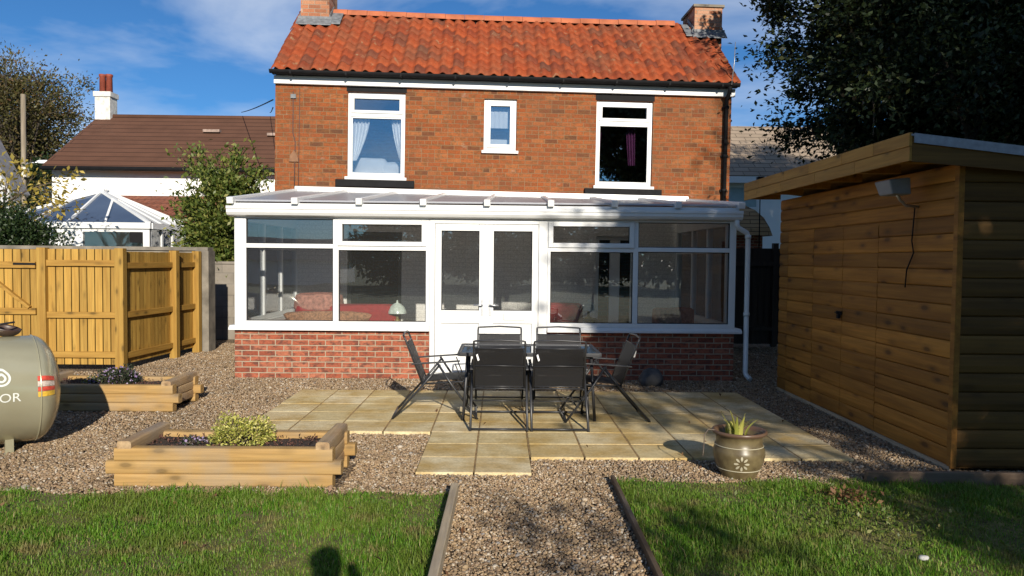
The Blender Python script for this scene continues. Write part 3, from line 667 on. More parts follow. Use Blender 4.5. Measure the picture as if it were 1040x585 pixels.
# doors
mb = MB(); mb.box(-.953, -.885, y0-.005, y1, .03, 2.176); mb.box(.52, .638, y0-.005, y1, .03, 2.176); mb.box(-.885, .52, y0-.005, y1, 2.115, 2.176); mb.box(-.885, .52, y0-.005, y1+.05, .03, .09)
mb.build('door_frame', M['upvc'], K, .005)
MB().box(-.95, .636, YF-.12, YF+.2, -.05, .028).build('step', M['concrete'], K, .006)
for x0, x1, hx in ((-.880, -.200, -.24), (-.175, .515, -.135)):
    mb = MB(); w = .085; mb.box(x0, x0+w, y0+.0, y1-.01, .095, 2.11); mb.box(x1-w, x1, y0, y1-.01, .095, 2.11)
    mb.box(x0+w, x1-w, y0, y1-.01, 2.02, 2.11); mb.box(x0+w, x1-w, y0, y1-.01, .77, .945); mb.box(x0+w, x1-w, y0, y1-.01, .095, .2)
    mb.box(x0+w, x1-w, y0+.025, y1-.02, .2, .77)
    o = mb.build('door', M['upvc'], K, .005); pane(x0+w, x1-w, .945, 2.02, YF+.012, o)
    hd = MB(); hd.box(hx-.015, hx+.015, y0-.012, y0-.001, .88, 1.1); s = -1 if hx < -.2 else 1
    hd.tube([(hx,y0-.012,1.02),(hx,y0-.05,1.02),(hx+s*.02,y0-.055,1.02),(hx+s*.12,y0-.055,1.02)], .011, 8); hd.build('handle', M['steel'], o)
    if x0 > -.3: MB().box(.06, .32, y0-.012, y0-.001, .83, .9).frame(.05, .33, .82, .91, .01, y0-.016, y0-.0005).build('letterbox', M['upvc'], o, .003)
MB().box(-.203, -.172, y0-.012, y0+.03, .095, 2.11).build('meeting_strip', M['upvc'], K, .003)
# roof
def RP(s, t, lift=0):
    e = np.array([-3.58+6.8*s, 10.2, 2.392]); p = np.array([-3.5+6.78*s, 13.155+.235*s, 2.775-.085*s])
    q = e*(1-t)+p*t; q[2] += lift; return tuple(q)
mb = MB()
for k in range(8):
    a, b = k/8+.0004, (k+1)/8-.0004
    mb.hexa([RP(a,0,-.01), RP(b,0,-.01), RP(b,1,-.01), RP(a,1,-.01)], [RP(a,0,.012), RP(b,0,.012), RP(b,1,.012), RP(a,1,.012)])
mb.build('roof_panel', M['poly'], K)
mb = MB()
for k in range(9):
    a = k/8; mb.bar(RP(a,-.012,.012), RP(a,.985,.012), .06, .075); mb.bar(RP(a,-.03,.005), RP(a,.012,.01), .085, .085)
mb.build('glazing_bar', M['upvc'], K, .006)
mb = MB(); a_, b_ = RP(-.004,1), RP(1.002,1)
mb.hexa([(a_[0],a_[1]-.09,a_[2]-.03),(b_[0],b_[1]-.09,b_[2]-.03),(b_[0],b_[1]-.012,b_[2]-.03),(a_[0],a_[1]-.012,a_[2]-.03)], [(a_[0],a_[1]-.07,a_[2]+.085),(b_[0],b_[1]-.07,b_[2]+.085),(b_[0],b_[1]-.012,b_[2]+.085),(a_[0],a_[1]-.012,a_[2]+.085)])
mb.build('wall_plate', M['upvc'], K, .006)
mb = MB(); mb.prism([(10.27,2.18),(10.16,2.20),(10.135,2.235),(10.135,2.275),(10.12,2.28),(10.12,2.315),(10.135,2.32),(10.145,2.31),(10.15,2.25),(10.27,2.25)], -3.635, 3.245, 'x')
mb.build('gutter', M['upvc'], K)
MB().box(-3.58, 3.205, 10.18, 10.34, 2.252, 2.36).build('eaves_beam', M['upvc'], K, .006)
MB().box(-3.58, 3.2, 10.262, 10.272, 2.181, 2.25).build('soffit', M['black'], K)
# gable infill above side windows
for X, s in ((-3.53, .005), (3.13, .985)):
    p0, p1 = RP(s, .03, -.02), RP(s, .985, -.02)
    MB().hexa([(X-.03,10.35,2.18),(X+.03,10.35,2.18),(X+.03,p1[1],2.18),(X-.03,p1[1],2.18)], [(X-.03,10.35,p0[2]),(X+.03,10.35,p0[2]),(X+.03,p1[1],p1[2]),(X-.03,p1[1],p1[2])]).build('gable_panel', M['upvc'], K)
mb = MB(); mb.tube([(3.18,10.19,2.2),(3.18,10.19,2.13),(3.21,10.2,2.09),(3.33,10.24,2.03),(3.35,10.245,1.98),(3.35,10.245,.13),(3.36,10.22,.09),(3.39,10.15,.05)], .034, 12)
for z in (1.95, .9): mb.tube([(3.35,10.245,z),(3.35,10.245,z+.05)], .042, 12)
mb.build('downpipe', M['upvc'], K)
MB().box(-3.36, 2.97, YF+.225, 13.1, .0, .04).build('floor', M['floor_tile'], K)
# furniture inside
def sofa(name, label, loc, rz, w, mat, d=.8, h=.82):
    t = empty(name, label, 'sofa' if w > 1.1 else 'armchair', loc, rz)
    MB().box(-w/2+.12, w/2-.12, -d/2+.05, d/2-.05, .12, .3).build('base', mat, t, .03)
    blob(MB(), (0, -.05, .38), (w/2-.14, d/2-.1, .1), 1, 20, 9, .35).build('seat_cushion', mat, t)
    blob(MB(), (0, d/2-.12, .6), (w/2-.1, .13, h-.6), 2, 22, 11, .4).build('backrest', mat, t)
    for s in (-1, 1): blob(MB(), (s*(w/2-.09), 0, .4), (.1, d/2-.04, .24), 3, 16, 9, .4).build('armrest', mat, t)
    return t
zf = .04
sofa('sofa', 'red sofa behind the left conservatory window', (-2.15, 11.15, zf), R(180), 1.75, M['sofa'], h=.94)
tag(blob(MB(), (-2.6, 10.98, .99), (.36, .24, .15), 5, 20, 10, .7).build('throw_blanket', M['throw']), 'crumpled pink throw over the red sofa back', 'throw')
tag(blob(MB(), (-2.45, 10.72, .8), (.6, .05, .085), 7, 20, 9, .5).build('cushion', M['weave']), 'long floral cushion along the sofa under the left window', 'cushion')
sofa('armchair', 'red armchair just right of the conservatory doors', (.98, 11.2, zf), R(160), .85, M['sofa'], h=.98)
sofa('armchair', 'rounded dusky pink armchair behind the right conservatory window', (2.45, 11.3, zf), R(200), .85, M['throw'], h=.92)
def lamp(label, loc):
    t = empty('table_lamp', label, 'lamp', loc, 0, 'table lamps in the conservatory'); t.scale = (.78, .78, .85)
    MB().lathe([(0,0),(.08,0),(.085,.02),(.03,.05),(.022,.16),(.0,.16)], (0,0,0), 20).build('base', M['brass'], t)
    MB().lathe([(.17,.15),(.165,.19),(.13,.26),(.07,.31),(.02,.33),(.012,.37),(0,.375)], (0,0,0), 24).build('lamp_shade', M['shade_glass'], t)
def side_table(label, loc):
    t = empty('side_table', label, 'table', loc, 0, 'side tables in the conservatory')
    MB().box(-.2, .2, -.2, .2, .66, .69).build('tabletop', M['dark_room'], t, .005)
    for sx in (-1, 1):
        for sy in (-1, 1): MB().box(sx*.17-.018, sx*.17+.018, sy*.17-.018, sy*.17+.018, 0, .66).build('leg', M['dark_room'], t)
side_table('small dark side table right of the red sofa', (-1.66+.3, 10.85, zf)); lamp('pale glass shaded lamp right of the red sofa', (-1.66+.2, 10.8, zf+.691))
side_table('small dark side table beside the right red armchair', (1.32, 11.75, zf)); lamp('pale glass shaded lamp beside the right red armchair', (1.37, 11.7, zf+.691))

# ------------------------------------------------------------------ garden table and chairs
TB = empty('garden_table', 'dark framed rectangular garden table with smoked glass top between six chairs', 'table', (.30, 7.9, .012))
MB().box(-.69, .69, -.39, .39, .685, .693).build('glass_top', M['table_glass'], TB)
mb = MB()
for a, b in (((-.70,-.40),(.70,-.40)), ((.70,-.40),(.70,.40)), ((.70,.40),(-.70,.40)), ((-.70,.40),(-.70,-.40))): mb.bar((a[0],a[1],.685), (b[0],b[1],.685), .035, .038)
mb.build('rim', M['darkmetal'], TB, .006)
for sx in (-1, 1):
    for sy in (-1, 1): MB().tube([(sx*.62,sy*.33,.67),(sx*.64,sy*.35,.3),(sx*.66,sy*.37,0)], .016, 8).build('leg', M['darkmetal'], TB)
mb = MB(); mb.tube([(-.63,-.34,.35),(.63,.34,.35)], .008, 6); mb.tube([(-.63,.34,.36),(.63,-.34,.36)], .008, 6); mb.build('brace', M['darkmetal'], TB)

def panel(p0, p1, y0, y1, sag, nu=8, nv=10, th=.006):
    mb = MB(); p0, p1 = np.array(p0), np.array(p1); d = p1-p0; nrm = np.array([-d[1], d[0]])/np.hypot(*d); vs = []
    for s_ in (0, 1):
        for j in range(nv+1):
            for i in range(nu+1):
                u, v = i/nu, j/nv; q = p0+d*v - nrm*(sag*math.sin(math.pi*v)*(1-.5*abs(2*u-1)**2)) + nrm*th*s_
                vs.append((q[0], y0+(y1-y0)*u, q[1]))
    m = (nu+1)*(nv+1); fs = []
    for j in range(nv):
        for i in range(nu):
            a = j*(nu+1)+i; fs += [(a, a+1, a+nu+2, a+nu+1), (m+a, m+a+nu+1, m+a+nu+2, m+a+1)]
    return mb.add(vs, fs, True)
def make_chair(label):
    t = empty('folding_chair', label, 'chair', (0, 0, 0), 0, 'folding garden chairs around the table')
    w = .245; m = M['darkmetal']; T = .0125
    br = (-.235, .40); bt = (-.41, .905); tp = (-.425, .945)
    panel((-.242, .43), (-.389, .855), -w+.012, w-.012, .012).build('back_panel', M['fabric'], t)
    panel((-.22, .415), (.235, .445), -w+.012, w-.012, -.02).build('seat_panel', M['fabric'], t)
    mb = MB(); mb.tube([(br[0],-w,br[1]),(bt[0],-w,bt[1]),(tp[0],-w+.003,tp[1]-.004),(tp[0]-.004,-w+.02,tp[1]),(tp[0]-.012,0,tp[1]+.012),(tp[0]-.004,w-.02,tp[1]),(tp[0],w-.003,tp[1]-.004),(bt[0],w,bt[1]),(br[0],w,br[1])], T*.85, 8)
    mb.tube([(-.39,-w,.86),(-.39,w,.86)], .007, 6); mb.tube([(-.244,-w,.425),(-.244,w,.425)], .007, 6)
    mb.tube([(-.332,-w,.66),(-.328,0,.665),(-.332,w,.66)], .006, 6)
    mb.build('back_frame', m, t)
    mb = MB()
    for s in (-1, 1): mb.tube([(-.25,s*w,.395),(.24,s*w,.428),(.26,s*w,.42)], T*.85, 8)
    mb.tube([(.25,-w,.425),(.25,w,.425)], T*.8, 8); mb.tube([(-.235,-w,.4),(-.235,w,.4)], T*.8, 8); mb.build('seat_frame', m, t)
    for s in (-1, 1):
        y = s*(w+.022)
        mb = MB(); mb.bar((-.345,y,.625), (.14,y,.662), .03, .018); mb.build('armrest', m, t, .006)
        MB().tube([(-.535,y,.0),(-.23,y,.385),(-.06,y,.62)], T, 8).build('leg', m, t)
        y2 = s*(w+.045)
        MB().tube([(.32,y2,.0),(.06,y2,.39),(-.08,y2-s*.012,.63)], T, 8).build('leg', m, t)
        MB().tube([(.09,y,.63),(.16,y-s*.02,.43)], .006, 6).build('arm_link', m, t)
    mb = MB(); mb.tube([(-.526,-w-.022,.022),(-.526,w+.022,.022)], T*.9, 8); mb.tube([(.308,-w-.045,.02),(.308,w+.045,.02)], T*.9, 8); mb.tube([(.2,-w-.045,.17),(.2,w+.045,.17)], .007, 6)
    mb.build('stretcher', m, t)
    a = (-.366, .79); mb = MB(); mb.hexa([(a[0]-.02,.205,a[1]-.012-.055),(a[0]-.02,.19,a[1]-.055),(a[0]-.005,.19,a[1]-.055),(a[0]-.005,.205,a[1]-.067)], [(a[0]-.03,.222,a[1]),(a[0]-.03,.208,a[1]+.012),(a[0]-.015,.208,a[1]+.012),(a[0]-.015,.222,a[1])])
    mb.build('care_tag', M['white_tag'], t)
    return t
CH = [(-.0, 7.585, 90, 'left one of the two folding chairs with their backs to the lawn'),
      (.575, 7.585, 90, 'right one of the two folding chairs with their backs to the lawn'),
      (.0, 8.19, -90, 'folding chair at the far side of the table, in front of the conservatory doors'),
      (.655, 8.2, -92, 'folding chair at the far side of the table, in front of the brick wall'),
      (-.545, 7.86, 2, 'folding chair alone at the left end of the table'),
      (.965, 7.75, 182, 'folding chair alone at the right end of the table, by the shade')]
proto = make_chair(CH[0][3])
for i, (x, y, a, lab) in enumerate(CH):
    o = proto if i == 0 else copy_tree(proto)
    o.location = (x, y, .031); o.rotation_euler = (0, 0, R(a)); o.scale = (1, 1, .885); o['label'] = lab

# ------------------------------------------------------------------ pot, stone
PT = empty('plant_pot', 'brown glazed pot with cream flower motif standing on the patio edge', 'pot', (1.835, 5.72, 0))
prof = [(0,.0),(.128,0),(.133,.015),(.137,.03),(.16,.07),(.183,.13),(.193,.18),(.19,.215),(.178,.24),(.178,.248),(.174,.256),(.172,.3),(.176,.325),(.2,.335),(.208,.35),(.2,.363),(.185,.36),(.168,.34),(.165,.29),(0,.285)]
g = G('stoneware'); v = g.obj(); zz = g.n('SeparateXYZ', {0: v}).outputs[2]
c = g.ramp(g.noise(v, 14, 4), [(.3, (.085,.062,.03)), (.7, (.16,.125,.06))])
c = g.mix(g.ramp(zz, [(.325, 0.), (.335, .8)]), c, (.11,.06,.04)); M['pot'] = g.col(c, .35, .5)
MB().lathe(prof, n=40).build('body', M['pot'], PT)
def potr(z): return float(np.interp(z, [p[1] for p in prof[1:13]], [p[0] for p in prof[1:13]]))
ca = math.atan2(-5.72, -1.835)+.12; mb = MB()
for k in range(8):
    a = k*math.pi/4; pts = []
    for r_, s_ in ((.018, 0), (.036, .0085), (.052, .007), (.058, 0), (.052, -.007), (.036, -.0085)):
        u = r_*math.cos(a)-s_*math.sin(a); w = r_*math.sin(a)+s_*math.cos(a); z = .14+w; rr = potr(z)+.002
        pts.append((rr*math.cos(ca+u/rr), rr*math.sin(ca+u/rr), z))
    mb.quad(*pts)
M['slip'] = plain('cream_slip', (.42,.38,.27), .4, .05); mb.build('flower_motif', M['slip'], PT)
mb = MB()
for z in (.248, .075): mb.tube([((potr(z)+.0015)*math.cos(k*math.pi/24), (potr(z)+.0015)*math.sin(k*math.pi/24), z) for k in range(49)], .0035, 6, False)
mb.build('slip_ring', M['slip'], PT)
MB().lathe([(0,.293),(.1,.3),(.166,.295)], n=24).build('soil', M['soil'], PT)
def strap(mb, b, d, L, w, lean, n=6):
    d = Vector(d).normalized(); sd = Vector((-d.y, d.x, 0)); vs = []
    for i in range(n+1):
        t = i/n; p = Vector(b)+d*lean*L*t*t+Vector((0,0,L*(t-.25*lean*t*t))); ww = w*(1-t**2.5)+.0005
        vs += [p-sd*ww, p+d*.003, p+sd*ww]
    mb.add(vs, [(i*3+j, i*3+j+1, i*3+j+4, i*3+j+3) for i in range(n) for j in (0, 1)], True)
mb = MB(); rp = random.Random(8)
for k in range(26):
    a = rp.uniform(0, 6.28); r_ = rp.uniform(.0, .09)
    strap(mb, (1.815+r_*math.cos(a), 5.72+r_*math.sin(a), .295), (math.cos(a), math.sin(a), 0), rp.uniform(.08, .24), rp.uniform(.011, .019), rp.uniform(.2, .8))
tag(mb.build('potted_plant', M['leaf_euon']), 'small yellow green strappy plant growing in the brown pot', 'plant')
tag(MB().tube([(1.695,5.7,.31),(1.645,5.7,.36),(1.585,5.68,.37),(1.555,5.67,.33),(1.55,5.67,.22),(1.545,5.67,.17)], .004, 5).build('dry_stem', M['bark_l']), 'bent dry stem hanging over the left rim of the pot', 'stem')
tag(blob(MB(), (1.98, 9.85, .10), (.15, .12, .13), 3, 20, 12, .8).build('stone', plain('grey_stone', (.08,.08,.08), .9, .3, 8, bump=.5)), 'dark rounded stone by the shaded low brick wall', 'stone')
tag(blob(MB(), (2.33, 4.06, .03), (.03, .018, .014), 2, 12, 8, .9).build('pale_stone', plain('pale_stone_grey', (.38,.38,.36), .8, .2)), 'small pale stone lying on the right lawn', 'stone')

# ------------------------------------------------------------------ raised beds
def raised_bed(label, x0, x1, y0, y1, z_top=.29):
    t = empty('raised_bed', label, 'raised bed', (x0, y0, 0), 0, 'timber raised beds on the gravel')
    rb = random.Random(int(-x0*100)); r = .053; L = x1-x0; D = y1-y0
    def log(a, b, m):
        A, B = Vector(a), Vector(b); n = 7
        mb = MB(); f_ = lambda v, e: math.copysign(abs(v)**e, v); d = (B-A).normalized(); sd_ = Vector((-d.y, d.x, 0)); m_ = 28; vs = []
        for k in range(n+1):
            p = A+(B-A)*k/n+Vector((0,0,rb.uniform(-.0015,.0015))); q_ = rb.uniform(.985, 1.015)
            vs += [p+sd_*(.050*q_*f_(math.cos(a), .42))+Vector((0,0,.0488*q_*f_(math.sin(a), .34))) for a in [2*math.pi*i/m_ for i in range(m_)]]
        mb.add(vs, [(k*m_+i, k*m_+(i+1) % m_, (k+1)*m_+(i+1) % m_, (k+1)*m_+i) for k in range(n) for i in range(m_)], True)
        mb.add(vs[:m_], [tuple(reversed(range(m_)))]); mb.add(vs[-m_:], [tuple(range(m_))]); mb.build('log', m, t)
    for k in range(3):
        e = .06 if k == 1 else -.0
        for yy in (0, D): log((-.02-e, yy, .05+k*.092), (L+.02+e, yy, .05+k*.092), M['log_x'])
    for k in range(3):
        e = .07
        for xx in (.05, L-.05): log((xx, -.045 if k == 2 else .02, .098+k*.092), (xx, D+e, .098+k*.092), M['log_y'])
    mb = MB(); n, m = 16, 8; rr = np.random.default_rng(3); vs = []
    for j in range(m+1):
        for i in range(n+1): vs.append((.05+(L-.1)*i/n, .03+(D-.06)*j/m, .235+rr.uniform(-.015, .02)))
    mb.add(vs, [(j*(n+1)+i, j*(n+1)+i+1, (j+1)*(n+1)+i+1, (j+1)*(n+1)+i) for j in range(m) for i in range(n)], True); mb.build('soil', M['soil'], t)
    P = np.stack([rr.uniform(.06, L-.06, 500), rr.uniform(.05, D-.05, 500), rr.uniform(.235, .265, 500)], 1)
    V, F = leaf_mesh(P, .03, rr, up=.7); o = mesh_np('bark_mulch', V, F, plain('mulch', (.10,.045,.03), .95, .5, 40), t); o['kind'] = 'stuff'
    return t
raised_bed('timber log raised bed nearest the lawn, holding the yellow green bush', -2.70, -1.20, 5.41, 5.93)
raised_bed('timber log raised bed by the fence, partly in the tank shadow', -4.95, -3.45, 8.03, 8.62)
def bush(name, label, cat, c, r, n, leaf, mat, seed, flowers=None):
    rg = np.random.default_rng(seed); d = unit(rg.normal(size=(n, 3))); d[:, 2] = np.abs(d[:, 2])*.95
    bump = 1+.18*np.sin(d[:, 0]*6+seed)+.15*np.sin(d[:, 1]*7+2*seed)
    P = np.array(c)+d*np.array(r)*(rg.uniform(.35, 1, n)**.5*bump)[:, None]
    V, F = leaf_mesh(P, leaf, rg, out=d, up=.4); t = empty(name, label, cat, c)
    mesh_np('foliage', V-np.array(c), F, mat, t)
    mb = MB()
    for k in range(14):
        q = d[k]*np.array(r)*.8; mb.tube([(q[0]*.1, q[1]*.1, -.05), tuple(q*.5+np.array([0,0,.02])), tuple(q)], [.006,.004,.002], 5)
    mb.build('stem', M['bark_l'], t)
    if flowers:
        dd = unit(rg.normal(size=(flowers, 3))); dd[:, 2] = np.abs(dd[:, 2])
        V, F = leaf_mesh(np.array(r)*dd*1.02, leaf*.8, rg, up=.4, aspect=.8); mesh_np('flower', V, F, M['petal'], t)['kind'] = 'stuff'
    return t
bush('euonymus_bush', 'bright yellow green variegated bush in the raised bed nearest the lawn', 'bush', (-1.95, 5.72, .25), (.25, .2, .19), 2600, .026, M['leaf_euon'], 4)
bush('heather', 'dark green heather with lilac flowers in the raised bed by the fence', 'shrub', (-4.16, 8.33, .26), (.24, .18, .16), 1800, .03, M['leaf_heath'], 6, 150)
bush('pansy', 'small lilac flowered plant left of the bush in the nearest bed', 'plant', (-2.28, 5.66, .25), (.09, .07, .04), 110, .03, M['leaf_heath'], 7, 40)
bush('pansy', 'small lilac flowered plant left of the heather in the bed by the fence', 'plant', (-4.42, 8.25, .26), (.09, .07, .06), 140, .03, M['leaf_laurel'], 9, 60)

# ------------------------------------------------------------------ fences, gate, walls
FY = 10.78
def board_run(mb, a, b, z0, z1, w, th, nrm, seed):
    rb = random.Random(seed); a, b = Vector(a), Vector(b); L = (b-a).length; d = (b-a).normalized(); n = Vector(nrm); k = int(L/w); w = L/k
    for i in range(k):
        p = a+d*w*i; q = a+d*(w*(i+1)+.012); zt_ = z1+rb.uniform(-.002, .002); o1 = n*(.012*(i % 2)); 
        t0, t1 = n*(.006), n*(th)
        mb.hexa([p+Vector((0,0,z0)), q+Vector((0,0,z0)), q+t0+Vector((0,0,z0)), p+t1+Vector((0,0,z0))], [p+Vector((0,0,zt_)), q+Vector((0,0,zt_)), q+t0+Vector((0,0,zt_)), p+t1+Vector((0,0,zt_))])
FN = empty('wooden_fence', 'fresh orange timber board fence panel between the gate and the corner post', 'fence', (-6.4, FY, 0))
L2W = lambda x, y=0: (x+6.4, y)
mb = MB(); board_run(mb, (.03, 0, 0), (1.01, 0, 0), .1, 1.73, .105, .02, (0, 1, 0), 1); mb.build('boards', M['wood_fence'], FN)
for z in (1.53, .80, .24): MB().box(.03, 1.0, -.045, -.001, z-.04, z+.045).build('rail', M['wood_rail_x'], FN, .004)
for x in (-.02, 1.06): MB().box(x-.06, x+.06, -.075, .045, 0, 1.745).build('post', M['wood_fence'], FN, .006)
GT = empty('wooden_gate', 'ledged timber gate with diagonal brace at the left end of the fence', 'gate', (-7.6, FY, 0))
mb = MB(); board_run(mb, (-.1, 0, 0), (1.1, 0, 0), .08, 1.72, .11, .02, (0, 1, 0), 2); mb.build('boards', M['wood_fence'], GT)
for z in (1.5, .85, .25): MB().box(-.1, 1.08, -.04, -.001, z-.045, z+.045).build('rail', M['wood_rail_x'], GT, .004)
MB().bar((.32, -.02, 1.44), (1.0, -.02, .9), .04, .09, (0, 1, 0)).build('brace', M['wood_rail_x'], GT, .004)
MB().box(.78, 1.09, -.047, -.041, 1.5, 1.53).build('hinge', M['black'], GT)
SF = empty('wooden_fence', 'short timber fence return running back from the corner post, rails in shade', 'fence', (-5.34, FY, 0), math.atan2(-.17, 2.25)+R(0))
SF.rotation_euler = (0, 0, -math.atan2(.16, 2.25))
mb = MB(); board_run(mb, (0, .06, 0), (0, 2.2, 0), .1, 1.70, .1, .018, (-1, 0, 0), 3); mb.build('boards', M['wood_fence'], SF)
for z in (1.5, .8, .22):
    for a, b in ((.06, 1.36), (1.48, 2.12)): MB().box(.001, .045, a, b, z-.04, z+.045).build('rail', M['wood_rail_y'], SF, .004)
for y in (1.42, 2.18): MB().box(-.02, .1, y-.055, y+.055, 0, 1.73).build('post', M['wood_fence'], SF, .006)
# concrete walls behind
g = G('concrete_block'); uv = g.boxuv(); bt = g.n('TexBrick', {'Vector': uv, 'Color1': (.17,.15,.12), 'Color2': (.22,.19,.15), 'Mortar': (.14,.125,.105), 'Scale': 1., 'Mortar Size': .008, 'Brick Width': .44, 'Row Height': .22, 'Mortar Smooth': .4})
c = g.mix(g.ramp(g.noise(uv, 3, 5, .65), [(.35, 0.), (.7, .6)]), bt.outputs[0], (.3,.27,.23)); g.bump(g.math('MULTIPLY', bt.outputs[1], -1.), .5, .01); M['block'] = g.col(c, .95, .2)
mb = MB(); mb.box(-12, -5.2, 13.1, 13.28, 0, 1.74); mb.box(-12.02, -5.0, 13.06, 13.32, 1.741, 1.80); mb.box(-5.2, -4.98, 13.04, 13.34, 0, 1.74)
tag(mb.build('block_wall', M['concrete']), 'grey concrete wall with coping showing above the timber fence', 'wall')
mb = MB(); mb.box(-5.95, -3.7, 15.1, 15.25, 0, 1.5); mb.box(-5.95, -3.7, 15.07, 15.28, 1.501, 1.55)
tag(mb.build('block_wall', M['block']), 'lower grey block wall between the fence and the house', 'wall')

# ------------------------------------------------------------------ gas tank
TA = R(40); TC = np.array([-4.10, 6.5, .5]); TR_ = .45
TK = empty('gas_tank', 'grey green cylindrical gas tank on short legs at the left edge', 'gas tank', (TC[0], TC[1], 0), TA)
g = G('tank_paint'); c = g.ramp(g.noise(g.obj(), 3, 4), [(.3, (.45,.42,.28)), (.7, (.51,.48,.33))]); g.bump(g.noise(g.obj(), 90, 2), .05, .002); M['tank'] = g.col(c, .24, .5, .5)
prof = [(0.0001, .30)]+[(TR_*math.sin(a), .10+.20*math.cos(a)) for a in np.linspace(.12, math.pi/2, 14)]+[(TR_, -1.9)]+[(TR_*math.sin(a), -1.9-.2*math.cos(math.pi-a)) for a in np.linspace(math.pi/2, math.pi-.12, 10)]+[(.0001, -2.1)]
mb = MB(); n = 56
vs = [(x, r_*math.cos(2*math.pi*k/n), .5+r_*math.sin(2*math.pi*k/n)) for r_, x in prof for k in range(n)]
mb.add(vs, [(i*n+k, i*n+(k+1) % n, (i+1)*n+(k+1) % n, (i+1)*n+k) for i in range(len(prof)-1) for k in range(n)], True); mb.build('shell', M['tank'], TK)
mb = MB(); mb.tube([(.10, (TR_+.001)*math.cos(2*math.pi*k/48), .5+(TR_+.001)*math.sin(2*math.pi*k/48)) for k in range(49)], .006, 6, False); mb.build('weld_seam', M['tank'], TK)
for x in (-.1, -1.6):
    for s in (-1, 1):
        MB().box(x-.03, x+.03, s*.22-.025, s*.22+.025, 0, .13).box(x-.06, x+.06, s*.22-.06, s*.22+.06, 0, .012).build('leg', M['tank'], TK)
def wrap(u, z_arc, off=.0025):   # u along axis, z_arc arc height on the near side from mid-height
    r_ = TR_*math.sqrt(max(.05, 1-(max(0, u-.1)/.2)**2))+off
    return (u+(off if u > .1 else 0), -r_*math.cos(z_arc/TR_), .5+r_*math.sin(z_arc/TR_))
M['tank_text'] = plain('pale_tank_lettering', (.62,.63,.58), .5, .02)
def wrapped_text(txt, x, zc, size, mat, name, parent):
    cu = bpy.data.curves.new('t', 'FONT'); cu.body = txt; cu.size = size; cu.align_x = 'CENTER'; cu.resolution_u = 4
    ob = bpy.data.objects.new('t', cu); C.objects.link(ob); dg = bpy.context.evaluated_depsgraph_get(); dg.update()
    me = bpy.data.meshes.new_from_object(ob.evaluated_get(dg)); bpy.data.objects.remove(ob)
    for v_ in me.vertices: v_.co = wrap(x+v_.co.x*1.05, zc+v_.co.y)
    me.materials.clear(); me.materials.append(mat); me.name = name
    return link(bpy.data.objects.new(name, me), parent)
wrapped_text('CALOR', -.215, -.035, .1, M['tank_text'], 'lettering', TK)
mb = MB()
for r0, r1 in ((.048, .064), (.018, .034)):
    m = 28; pts = []
    for k in range(m):
        a = 2*math.pi*k/m; pin = 1.0+.35*max(0, math.sin(a))**6
        pts += [wrap(-.17+r0*math.cos(a), .155+r0*pin*math.sin(a)), wrap(-.17+r1*math.cos(a), .155+r1*pin*math.sin(a))]
    mb.add(pts, [(2*k, 2*k+1, (2*k+3) % (2*m), (2*k+2) % (2*m)) for k in range(m)])
mb.build('flame_emblem', M['tank_text'], TK)
def decal(x0, x1, z0, z1, mat, name, off=.003):
    n = 6; vs = [wrap(x0+(x1-x0)*i/n, z0+(z1-z0)*j/n, off) for j in range(n+1) for i in range(n+1)]
    MB().add(vs, [(j*(n+1)+i, j*(n+1)+i+1, (j+1)*(n+1)+i+1, (j+1)*(n+1)+i) for j in range(n) for i in range(n)], True).build(name, mat, TK)
M['st_red'] = plain('red_sticker', (.5,.06,.035), .5, .3, 40); M['st_yel'] = plain('yellow_sticker', (.62,.38,.04), .5, .3, 40); M['st_pale'] = plain('pale_sticker', (.5,.42,.36), .5, .35, 60)
for z0_, z1_, m_ in ((.115, .155, 'st_red'), (.07, .11, 'st_pale'), (.03, .065, 'st_red'), (-.015, .026, 'st_yel')): decal(.075, .2, z0_, z1_, M[m_], 'sticker')
# valve group with open hood on top
MB().lathe([(0,.92),(.15,.92),(.15,.965),(.0,.965)], (-.35, 0, 0), 28).build('valve_collar', M['tank'], TK)
mb = MB(); mb.tube([(-.18,.0,.94),(-.18,.0,1.08)], .022, 10); mb.tube([(-.18,0,1.04),(-.18,0,1.07)], .035, 8); mb.tube([(-.42,0,.95),(-.42,0,1.05)], .03, 10); mb.build('valve', M['brass'], TK)
MB().tube([(-.5,-.02,1.045),(-.18,-.02,1.05),(-.02,-.01,1.07)], .008, 6).build('hood_stay', M['darkmetal'], TK)
mb = MB(); pr = [(.125*math.sin(a), .075-.08*math.cos(a)) for a in np.linspace(.05, math.pi/2, 9)]
mb.lathe(pr+[(p[0]*.94, p[1]+.004) for p in reversed(pr)], (0, 0, 0), 26); o = mb.build('valve_hood', plain('dark_brown_hood', (.05,.028,.02), .45, .2), TK); o.location = (-.10, .06, .955); o.rotation_euler = (R(8), R(12), 0)
MB().box(-.62, -.40, -.02, -.0, .95, 1.17).build('notice_plate', plain('pale_blue_notice', (.55,.66,.74), .5, .15, 30), TK, .01)

